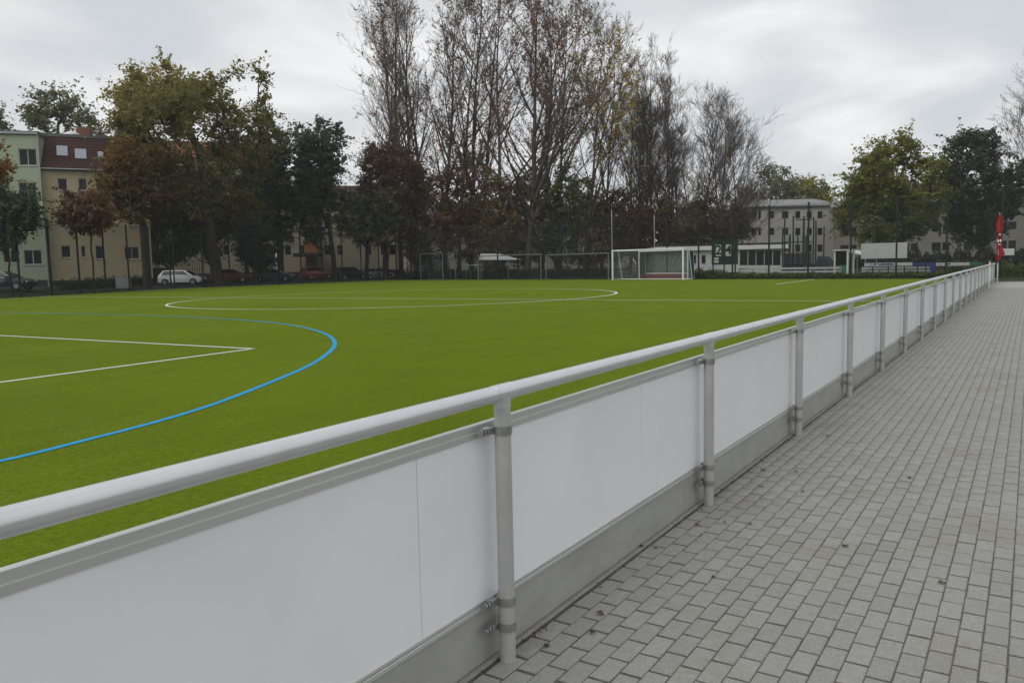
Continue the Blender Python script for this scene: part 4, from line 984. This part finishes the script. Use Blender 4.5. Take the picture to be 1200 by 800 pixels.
def goal(name, label, pl, pr, H, deep, frame, netm, pitch=0.14, r=0.06, topd=0.8, back=True, nr=0.006, cat='goal', boards=None):
    d = pr - pl; W = d.length; t = thing(name, label, cat, (pl.x, pl.y, 0), math.atan2(d.y, d.x))
    for x in (0, W): MB().bbox(x - r, x + r, -r, r, 0, H - r, 0.012).build('post', frame, t)
    MB().bbox(-r, W + r, -r - 0.002, r + 0.002, H - r + 0.001, H + r, 0.012).build('crossbar', frame, t)
    s = r * 0.45
    for x in (0, W):
        MB().tube((x, r, H - 0.02), (x, topd, H - 0.05), s, n=8).build('net_bracket', frame, t)
        MB().tube((x, topd, H - 0.05), (x, deep, 0.05), s, n=8).build('back_stay', frame, t)
        MB().tube((x, r, 0.05), (x, deep, 0.05), s, n=8).build('ground_bar', frame, t)
    MB().tube((0, deep, 0.05), (W, deep, 0.05), s * 1.4, n=8).build('ground_bar', frame, t)
    MB().tube((0, topd, H - 0.05), (W, topd, H - 0.05), s, n=8).build('net_bar', frame, t)
    if netm:
        S = net_grid([(0, deep, 0.05), (W, deep, 0.05), (W, topd, H - 0.05), (0, topd, H - 0.05)], int(W / pitch), int(H / pitch), nr) + net_grid([(0, r, H - 0.02), (W, r, H - 0.02), (W, topd, H - 0.05), (0, topd, H - 0.05)], int(W / pitch), max(2, int(topd / pitch)), nr)
        for x in (0, W): S += net_grid([(x, r, 0.05), (x, deep, 0.05), (x, topd, H - 0.05), (x, r, H - 0.02)], int(deep / pitch), int(H / pitch), nr)
        v, q = tubes(S, 3); no = link('net', np_mesh('net', v, q, [netm]), t); tag(no, kind='stuff')
    if boards:
        MB().box(0.03, W - 0.03, deep - 0.08, deep - 0.03, 0.02, 0.46).build('backboard', boards, t)
        for x in (0.03, W - 0.07): MB().box(x, x + 0.04, 0.08, deep - 0.081, 0.02, 0.46).build('sideboard', boards, t)
        MB().box(0.03, W - 0.03, deep - 0.085, deep - 0.025, 0.461, 0.54).build('board_cap', M_white, t)
    return t
def line_pts(px0, px1, off): return far_pt(px0, off), far_pt(px1, off)
pl, pr = line_pts(718, 800.5, -1.9); Hg = top_h(760, 292.5, depth_of((pl + pr) / 2))
goal('football_goal', 'large white football goal with white net on the far goal line', pl, pr, Hg, 1.3, M_white, M_netw, 0.13, 0.058)
pl, pr = line_pts(749, 806, 0.1)
goal('hockey_goal', 'hockey goal with dense green net and red-brown boards standing behind the football goal', pl, pr, Hg - 0.1, 1.0, M_white, M_netg, 0.06, 0.04, nr=0.017, boards=M_board)
pl, pr = line_pts(493, 519, 0.0); goal('training_goal', 'grey goal frame with dark net, leftmost of the stored goals', pl, pr, top_h(505, 297.5, depth_of(pl)), 1.1, M_galv, M_netd, 0.07, 0.034, nr=0.012)
pl, pr = line_pts(519.5, 534, 0.9); goal('training_goal', 'small stored goal with slanting stay, second from left', pl, pr, top_h(525, 303, depth_of(pl)), 1.4, M_galv, None, 0.1, 0.03, topd=0.3)
pl, pr = line_pts(561, 634, 0.3); goal('training_goal', 'stored wide aluminium goal in front of the white canopy', pl, pr, top_h(600, 299.3, depth_of(pl)), 1.9, M_galv, M_netd, 0.2, 0.034, topd=0.4)
pl, pr = line_pts(640, 713, 0.5); goal('training_goal', 'stored wide aluminium goal next to the white goal', pl, pr, top_h(676, 298, depth_of(pl)), 1.9, M_galv, M_netd, 0.2, 0.034, topd=0.4)
# canopy and table beside the stored goals
def up_at(px, off): p = far_pt(px, off); return p, depth_of(p)
p, dp = up_at(563, 3.2); q, _ = up_at(596, 3.2); W = (q - p).length; t = thing('canopy', 'white pitched canopy on thin legs behind the stored goals', 'canopy', p, math.atan2(fd.y, fd.x))
z0 = top_h(580, 304, dp); z1 = top_h(580, 298, dp)
for x in (0.05, W - 0.05):
    for y in (0, 1.8): MB().tube((x, y, 0), (x, y, z0), 0.035, n=8).build('leg', M_grey, t)
MB().add([(-0.1, -0.1, z0), (W + 0.1, -0.1, z0 - 0.1), (W + 0.1, 1.9, z0 - 0.1), (-0.1, 1.9, z0), (-0.1, 0.2, z1 + 0.1), (W * 0.5, 0.9, z1), (W * 0.5, 1.0, z1), (-0.1, 1.7, z1 + 0.1)], [(0, 1, 5, 4), (1, 2, 6, 5), (2, 3, 7, 6), (3, 0, 4, 7), (4, 5, 6, 7), (3, 2, 1, 0)]).build('roof', M_white, t)
p, dp = up_at(546, 2.6); q, _ = up_at(560, 2.6); W = (q - p).length; t = thing('table', 'small pale table left of the white canopy', 'table', p, math.atan2(fd.y, fd.x)); z0 = top_h(553, 311, dp)
MB().bbox(-0.1, W + 0.1, -0.1, 0.8, z0, z0 + 0.08, 0.01).build('tabletop', M_offwhite, t)
for x in (0, W):
    for y in (0, 0.7): MB().tube((x, y, 0), (x, y, z0), 0.03, n=8).build('leg', M_grey, t)
# pale poles behind the goal
for px, yt, lab in ((717.5, 247, 'thin pale pole rising behind the left goalpost'), (767, 253, 'thin pale pole rising behind the middle of the goal')):
    p, dp = up_at(px, 3.0); t = thing('pole', lab, 'pole', p); hh = top_h(px, yt, dp)
    MB().tube((0, 0, -0.2), (0, 0, hh), 0.036, 0.03, n=10).build('shaft', M_offwhite, t); MB().tube((0, 0, hh), (0, 0, hh + 0.06), 0.055, 0.02, n=10).build('cap', M_grey, t)

# ------------------------------------------------------------------ scoreboard
M_sb = mat('scoreboard_green', (0.008, 0.030, 0.022), 0.6, var=0.2, scale=2)
def text_mesh(txt, size, m, name):
    c = bpy.data.curves.new(name, 'FONT'); c.body = txt; c.size = size; c.align_x = 'CENTER'; c.align_y = 'CENTER'; c.extrude = 0.004; c.offset = size * 0.02
    o_ = bpy.data.objects.new(name, c); COL.objects.link(o_)
    me = bpy.data.meshes.new_from_object(o_.evaluated_get(bpy.context.evaluated_depsgraph_get())); bpy.data.objects.remove(o_)
    me.materials.clear(); me.materials.append(m); return me
def scoreboard():
    p, dp = up_at(849, 3.3); rz = right_a; s = mpp(dp)
    t = thing('scoreboard', 'dark green scoreboard on legs with white number cards 2 and 4 right of the goal', 'scoreboard', p, rz)
    Z = lambda y: top_h(849, y, dp); X = lambda px: (px - 849) * s
    MB().bbox(X(834), X(864.5), -0.06, 0.06, Z(310), Z(280), 0.01).build('board', M_sb, t)
    for px in (836, 849, 862): MB().bbox(X(px) - 0.05, X(px) + 0.05, 0.063, 0.16, -0.2, Z(281), 0.008).build('leg', M_dark, t)
    for px, ch in ((841.6, '2'), (853.2, '4')):
        zc = Z(293.4); w, hh = 3.1 * s, 6.6 * s
        c = MB().bbox(X(px) - w, X(px) + w, -0.085, -0.062, zc - hh, zc + hh, 0.004).build('number_card', M_white, t)
        n_ = link('numeral', text_mesh(ch, hh * 2.3, M_trim, 'numeral'), c, (X(px), -0.09, zc)); n_.rotation_euler = (math.pi / 2, 0, 0)
    for k, y in enumerate((303, 306.4)): MB().bbox(X(836.5), X(841.8), -0.08, -0.062, Z(y + 1.2), Z(y - 1.2), 0.004).build('number_card', M_white, t)
    MB().bbox(X(834), X(865), -0.12, 0.2, Z(280) + 0.002, Z(280) + 0.07, 0.01).build('rain_cap', M_dark, t)
scoreboard()
# arching shrub left of the scoreboard
def spiky(px, off, label, h, seed):
    rng = np.random.default_rng(seed); p, dp = up_at(px, off); t = thing('arching_shrub', label, 'shrub', p); S = []; P = []
    for k in range(26):
        a = rng.uniform(0, 6.28); L = h * rng.uniform(0.6, 1.1); q = np.zeros(3); d = np.array([math.cos(a) * 0.45, math.sin(a) * 0.45, 1.0])
        for i in range(6):
            d = d + np.array([math.cos(a) * 0.16, math.sin(a) * 0.16, -0.22]); n_ = q + d / np.linalg.norm(d) * L / 4; S.append([*q, 0.02, *n_, 0.014]); q = n_
            for z in range(7): P.append(q + rng.normal(0, 0.09, 3))
    v, qd = tubes(S, 4); link('stems', np_mesh('stems', v, qd, [M_bark]), t)['kind'] = 'stuff'
    v, qd = leaf_quads(rng, np.array(P), 0.16); link('foliage', np_mesh('foliage', v, qd, [L_hedge], None, rng.uniform(0, 1, len(P))), t)
spiky(824, 3.0, 'arching ornamental shrub between the goal and the scoreboard', 1.5, 8)
spiky(816, 3.4, 'low arching shrub right beside the goal net', 1.1, 9)

# ------------------------------------------------------------------ boards, railing, banner, booth, poles behind the fence on the right
M_adblue = mat('board_blue', (0.03, 0.06, 0.20), 0.5, var=0.1, scale=2); M_adgreen = mat('board_green', (0.03, 0.20, 0.10), 0.5, var=0.1, scale=2)
def ad_mat(name, ink, sc):
    m = mat(name, (0.60, 0.61, 0.62), 0.5); t = m.node_tree; p = t.nodes['Principled BSDF']
    tc_ = N(t, 'ShaderNodeTexCoord'); mp = N(t, 'ShaderNodeMapping'); mp.inputs['Scale'].default_value = (sc, 1, 2.0); t.links.new(tc_.outputs['Object'], mp.inputs['Vector'])
    nz = N(t, 'ShaderNodeTexNoise'); nz.inputs['Scale'].default_value = 2.0; nz.inputs['Detail'].default_value = 1; t.links.new(mp.outputs[0], nz.inputs['Vector'])
    sp = N(t, 'ShaderNodeSeparateXYZ'); t.links.new(tc_.outputs['Generated'], sp.inputs[0])
    def window(o_, lo, hi):
        a = N(t, 'ShaderNodeMath', operation='GREATER_THAN'); t.links.new(o_, a.inputs[0]); a.inputs[1].default_value = lo
        b = N(t, 'ShaderNodeMath', operation='LESS_THAN'); t.links.new(o_, b.inputs[0]); b.inputs[1].default_value = hi
        c = N(t, 'ShaderNodeMath', operation='MULTIPLY'); t.links.new(a.outputs[0], c.inputs[0]); t.links.new(b.outputs[0], c.inputs[1]); return c.outputs[0]
    g = N(t, 'ShaderNodeMath', operation='GREATER_THAN'); t.links.new(nz.outputs['Fac'], g.inputs[0]); g.inputs[1].default_value = 0.5
    k1 = N(t, 'ShaderNodeMath', operation='MULTIPLY'); t.links.new(window(sp.outputs['X'], 0.12, 0.62), k1.inputs[0]); t.links.new(window(sp.outputs['Z'], 0.25, 0.8), k1.inputs[1])
    k2 = N(t, 'ShaderNodeMath', operation='MULTIPLY'); t.links.new(k1.outputs[0], k2.inputs[0]); t.links.new(g.outputs[0], k2.inputs[1])
    mxn = N(t, 'ShaderNodeMix', data_type='RGBA'); mxn.inputs['A'].default_value = (0.60, 0.61, 0.62, 1); mxn.inputs['B'].default_value = ink + (1,)
    t.links.new(k2.outputs[0], mxn.inputs['Factor']); t.links.new(mxn.outputs['Result'], p.inputs['Base Color'])
    return m
def board(label, px0, px1, y0, y1, off, m, name='advertising_board', cat='board', legs=2, frame=M_dark):
    p, dp = up_at(px0, off); q, dq = up_at(px1, off); W = (q - p).length; t = thing(name, label, cat, p, math.atan2(fd.y, fd.x))
    c = (px0 + px1) / 2; z1, z0 = top_h(c, y0, (dp + dq) / 2), top_h(c, y1, (dp + dq) / 2)
    MB().bbox(0, W, -0.025, 0.025, z0, z1, 0.004).build('face', m, t)
    for k in range(legs):
        x = W * (k + 0.5) / legs; MB().bbox(x - 0.03, x + 0.03, 0.027, 0.09, -0.15, z1 - 0.02, 0.004).build('post', frame, t)
    return t
board('white advertising board with blue lettering below the blank banner', 1013, 1069, 307.8, 311.6, 5.0, ad_mat('ad_white', (0.02, 0.09, 0.22), 1.6), legs=3)
board('blue advertising board with a white spot between two white ones', 1069.6, 1089.5, 307.6, 311.4, 5.0, M_adblue)
board('tall solid blue panel at the end of the blue board', 1089.8, 1096, 307.2, 318.5, 4.9, M_adblue, 'blue_panel', 'panel')
board('white advertising board left of the green one, near the barrier end', 1096.6, 1136, 307.6, 311.4, 5.0, ad_mat('ad_white_b', (0.02, 0.12, 0.13), 0.8))
board('green advertising board at the right end of the row', 1136.4, 1150.5, 307.5, 311.2, 5.0, M_adgreen)
board('blank white banner board raised on posts under the yellow-green oak', 1008.5, 1062.5, 284.8, 302.8, 7.5, M_offwhite, 'banner_board', 'banner')
board('small white sign right of the red flag', 1174, 1187.5, 291.3, 299.2, 8.0, M_white, 'white_sign', 'sign', legs=1)
def railing(label, px0, px1, off, rows, n):
    p, dp = up_at(px0, off); q, dq = up_at(px1, off); W = (q - p).length; t = thing('spectator_railing', label, 'railing', p, math.atan2(fd.y, fd.x)); c = (px0 + px1) / 2; dm = (dp + dq) / 2
    for y0, y1 in rows: MB().bbox(0, W, -0.03, 0.03, top_h(c, y1, dm), top_h(c, y0, dm), 0.004).build('rail_board', M_offwhite, t)
    for k in range(n + 1): x = W * k / n; MB().bbox(x - 0.04, x + 0.04, 0.032, 0.1, -0.15, top_h(c, rows[0][0], dm), 0.004).build('post', M_grey, t)
railing('pale slatted railing behind the fence below the grey building', 866, 985, 5.6, ((313.3, 315.6), (317.4, 319.6)), 7)
railing('pale slatted railing below the advertising boards', 1010, 1090, 5.6, ((312.6, 315.2), (316.2, 318.6)), 5)
# booth
p, dp = up_at(977, 9); q, _ = up_at(993.5, 9); W = (q - p).length; t = thing('booth', 'small white-framed glass booth left of the blank banner', 'booth', p, math.atan2(fd.y, fd.x)); zt = top_h(985, 294, dp)
for x in (0, W - 0.12):
    for y in (0, 1.1): MB().box(x, x + 0.12, y, y + 0.12, 0, zt).build('corner_post', M_white, t)
MB().box(-0.1, W + 0.1, -0.1, 1.32, zt + 0.002, zt + 0.12).build('roof', M_offwhite, t); MB().box(0.12, W - 0.12, 0.03, 0.08, 0.1, zt * 0.42).build('lower_panel', M_adgreen, t); MB().box(0.12, W - 0.12, 0.04, 0.06, zt * 0.425, zt).build('pane', M_glass, t)
# pale tent and dark heap
p, dp = up_at(990, 14); q, _ = up_at(1014, 14); W = (q - p).length; t = thing('tent', 'white sloping tent roof left of the blank banner', 'tent', p, math.atan2(fd.y, fd.x)); za, zb = top_h(994, 293, dp), top_h(1010, 299, dp)
MB().add([(0, 0, za - 0.1), (W, 0, zb - 0.1), (W, 2.5, zb - 0.1), (0, 2.5, za - 0.1), (0, 0, za), (W, 0, zb), (W, 2.5, zb), (0, 2.5, za)], [(0, 1, 2, 3), (4, 5, 6, 7), (0, 1, 5, 4), (1, 2, 6, 5), (2, 3, 7, 6), (3, 0, 4, 7)]).build('roof', M_white, t)
for x, z in ((0.05, za), (W - 0.05, zb)):
    for y in (0.05, 2.4): MB().tube((x, y, 0), (x, y, z - 0.1), 0.04, n=8).build('leg', M_grey, t)
# wooden poles of the climbing frame
M_wood = mat('weathered_wood', (0.035, 0.042, 0.042), 0.9, var=0.3, scale=3, stretch=(1, 1, 0.2)); M_rope = mat('netting', (0.012, 0.030, 0.036), 0.9)
p, dp = up_at(914, 16); t = thing('climbing_frame', 'climbing frame of tall grey wooden poles in front of the grey building', 'climbing frame', p, right_a); s = mpp(dp)
rng = random.Random(4)
for px, yt in ((914.5, 275), (918.3, 254), (921.3, 275), (928.5, 276), (932, 253), (935, 275), (938.5, 254), (941.5, 276), (944, 255), (947.5, 276), (950.6, 255), (955, 262), (960, 258), (966, 266)):
    x = (px - 914) * s; y = rng.uniform(-1.2, 1.2); MB().tube((x, y, -0.3), (x + rng.uniform(-0.05, 0.05), y, top_h(px, yt, dp)), 0.085, 0.07, n=8).build('pole', M_wood, t)
for z, a_, b_ in ((2.0, 915, 951), (3.1, 918, 951), (5.2, 932, 951)): MB().tube(((a_ - 914) * s, 0, z), ((b_ - 914) * s, 0, z), 0.05, n=8).build('crossbeam', M_wood, t)
S = net_grid([((918 - 914) * s, 0.1, 0.2), ((951 - 914) * s, 0.1, 0.2), ((951 - 914) * s, 0.1, 1.9), ((918 - 914) * s, 0.1, 1.9)], 40, 16, 0.025); v, q = tubes(S, 4); tag(link('climbing_net', np_mesh('climbing_net', v, q, [M_rope]), t), kind='stuff')
p, dp = up_at(953, 12); q, _ = up_at(976, 12); W = (q - p).length; t = thing('covered_heap', 'dark tarpaulin-covered heap beside the climbing frame', 'heap', p, math.atan2(fd.y, fd.x)); zt = top_h(960, 300, dp)
MB().add([(0, 0, 0), (W, 0, 0), (W, 2, 0), (0, 2, 0), (0.2, 0.4, zt), (W * 0.45, 0.5, zt * 0.95), (W * 0.45, 1.5, zt * 0.95), (0.2, 1.6, zt), (W * 0.95, 0.3, zt * 0.3), (W * 0.95, 1.7, zt * 0.3)], [(0, 1, 8, 5, 4), (1, 2, 9, 8), (2, 3, 7, 6, 9), (3, 0, 4, 7), (4, 5, 6, 7), (5, 8, 9, 6)]).build('tarpaulin', M_rope, t)

# ------------------------------------------------------------------ flag at the end of the barrier
def flag():
    p = GP(1168.6, 331.5); dp = depth_of(p); s = mpp(dp)
    t = thing('flag', 'limp red flag with white marks on a pole at the far end of the barrier', 'flag', (p.x, p.y, 0), right_a)
    zt = top_h(1168, 250.5, dp); MB().tube((0, 0, -0.1), (0, 0, zt), 0.03, 0.018, n=10).build('pole', M_offwhite, t)
    MB().tube((0, 0, zt), (0, 0, zt + 0.05), 0.03, 0.01, n=8).build('finial', M_grey, t)
    # hanging cloth: width and middle line change down the pole, folds run along it
    prof = [(252, -0.5, 1.6), (256, -1.6, 3.2), (262, -2.8, 4.0), (268, -3.2, 3.2), (272, -2.6, 2.6), (275, -0.9, 1.8), (279, -2.0, 2.8), (284, -3.2, 3.6), (290, -3.2, 4.0), (295, -3.6, 6.5), (298, -3.2, 7.2), (302, -3.0, 3.2), (305, -2.2, 0.8), (307, -1.6, -0.4)]
    ny = 14; V = []; F = []
    for j, (y, l, r) in enumerate(prof):
        z = top_h(1168, y, dp)
        for i in range(ny):
            u = i / (ny - 1); V.append(((l + (r - l) * u) * s, 0.10 * math.sin(u * 13 + j * 0.5) * math.sin(math.pi * min(1, 0.25 + u)) - 0.05, z + 0.03 * math.sin(u * 9 + j)))
    for j in range(len(prof) - 1):
        for i in range(ny - 1): F.append((j * ny + i, j * ny + i + 1, (j + 1) * ny + i + 1, (j + 1) * ny + i))
    o_ = MB().add(V, F, True).build('cloth', [M_red], t); o_.modifiers.new('thick', 'SOLIDIFY').thickness = 0.008
    for (px, y, w, h_) in ((1167.3, 275.2, 0.9, 0.9), (1165.7, 282.5, 0.9, 1.3), (1168.4, 282.2, 0.8, 1.5), (1167.2, 286.6, 1.4, 0.6)):
        z = top_h(1168, y, dp); x = (px - 1168.6) * s
        MB().bbox(x - w * s, x + w * s, -0.19, -0.165, z - h_ * s, z + h_ * s, 0.006).build('white_mark', M_white, t)
flag()

# ------------------------------------------------------------------ dry leaves on the path
def kerb_debris():
    rg = np.random.default_rng(77); n = 900
    y = rg.uniform(0.5, 20, n) + np.sin(rg.uniform(0, 6.28, n)) * 0.05; keep = rg.uniform(0, 1, n) < 0.35 + 0.65 * (np.sin(y * 2.3) * np.sin(y * 0.9 + 1) > 0); y = y[keep]
    x = -1.668 + np.abs(rg.normal(0, 0.016, len(y))); P = np.stack([x, y, np.full(len(y), 0.004)], 1)
    v, q = leaf_quads(rg, P, 0.013, 1.5); v[:, 2] = np.maximum(v[:, 2], 0.001)
    o_ = link('kerb_debris', np_mesh('kerb_debris', v, q, [M_leafdry])); tag(o_, 'dark crumbs of leaf litter along the foot of the barrier', 'litter', kind='stuff')
kerb_debris()
rng = random.Random(9)
def leaf_mesh(k):
    r = random.Random(k); n = 9; V = []; F = []
    for i in range(n):
        u = i / (n - 1); w = 0.014 * math.sin(math.pi * u) ** 0.7 * (1 + 0.3 * (i % 2)) + 0.0008; x = (u - 0.5) * 0.05; zc = 0.010 * math.sin(u * 3.1 + k) ** 2 + 0.002
        V += [(x, -w, zc + 0.35 * w), (x, 0, zc), (x, w, zc + (0.2 + 0.3 * r.random()) * w)]
    for i in range(n - 1):
        for q in range(2): F.append((3 * i + q, 3 * i + q + 1, 3 * i + q + 4, 3 * i + q + 3))
    return MB().add(V, F, True).mesh('fallen_leaf', M_leafdry)
lm = [leaf_mesh(k) for k in range(4)]
for i, (px, py) in enumerate(((817.5, 615), (849, 612), (879, 614), (822, 627), (703, 719), (694, 741), (1140, 434), (1108, 468), (894, 551), (893, 570), (889, 569.5), (933, 553), (941, 576), (970, 511), (1023, 493), (1104, 683), (836, 676), (768, 642), (640, 757), (752, 640), (1065, 560), (990, 640))):
    g_ = GP(px, py, 0.002); o = link('fallen_leaf', lm[i % 4], None, (g_.x, g_.y, 0.001)); o.rotation_euler = (rng.uniform(-0.15, 0.15), rng.uniform(-0.15, 0.15), rng.uniform(0, 6.28)); sc = rng.uniform(0.4, 0.8); o.scale = (sc, sc, sc)
    tag(o, 'small dry brown leaf lying on the grey pavers', 'leaf', 'fallen leaves on the path')

# ------------------------------------------------------------------ air
def build_haze():
    m = bpy.data.materials.new('haze'); m.use_nodes = True; t = m.node_tree; t.nodes.clear()
    out = N(t, 'ShaderNodeOutputMaterial'); v = N(t, 'ShaderNodeVolumePrincipled')
    v.inputs['Color'].default_value = (0.93, 0.95, 0.97, 1); v.inputs['Density'].default_value = 0.00036; v.inputs['Anisotropy'].default_value = 0.0
    t.links.new(v.outputs[0], out.inputs['Volume'])
    o = MB().box(-720, 720, -720, 820, -1.6, 46).build('haze', m); tag(o, kind='stuff')
build_haze()
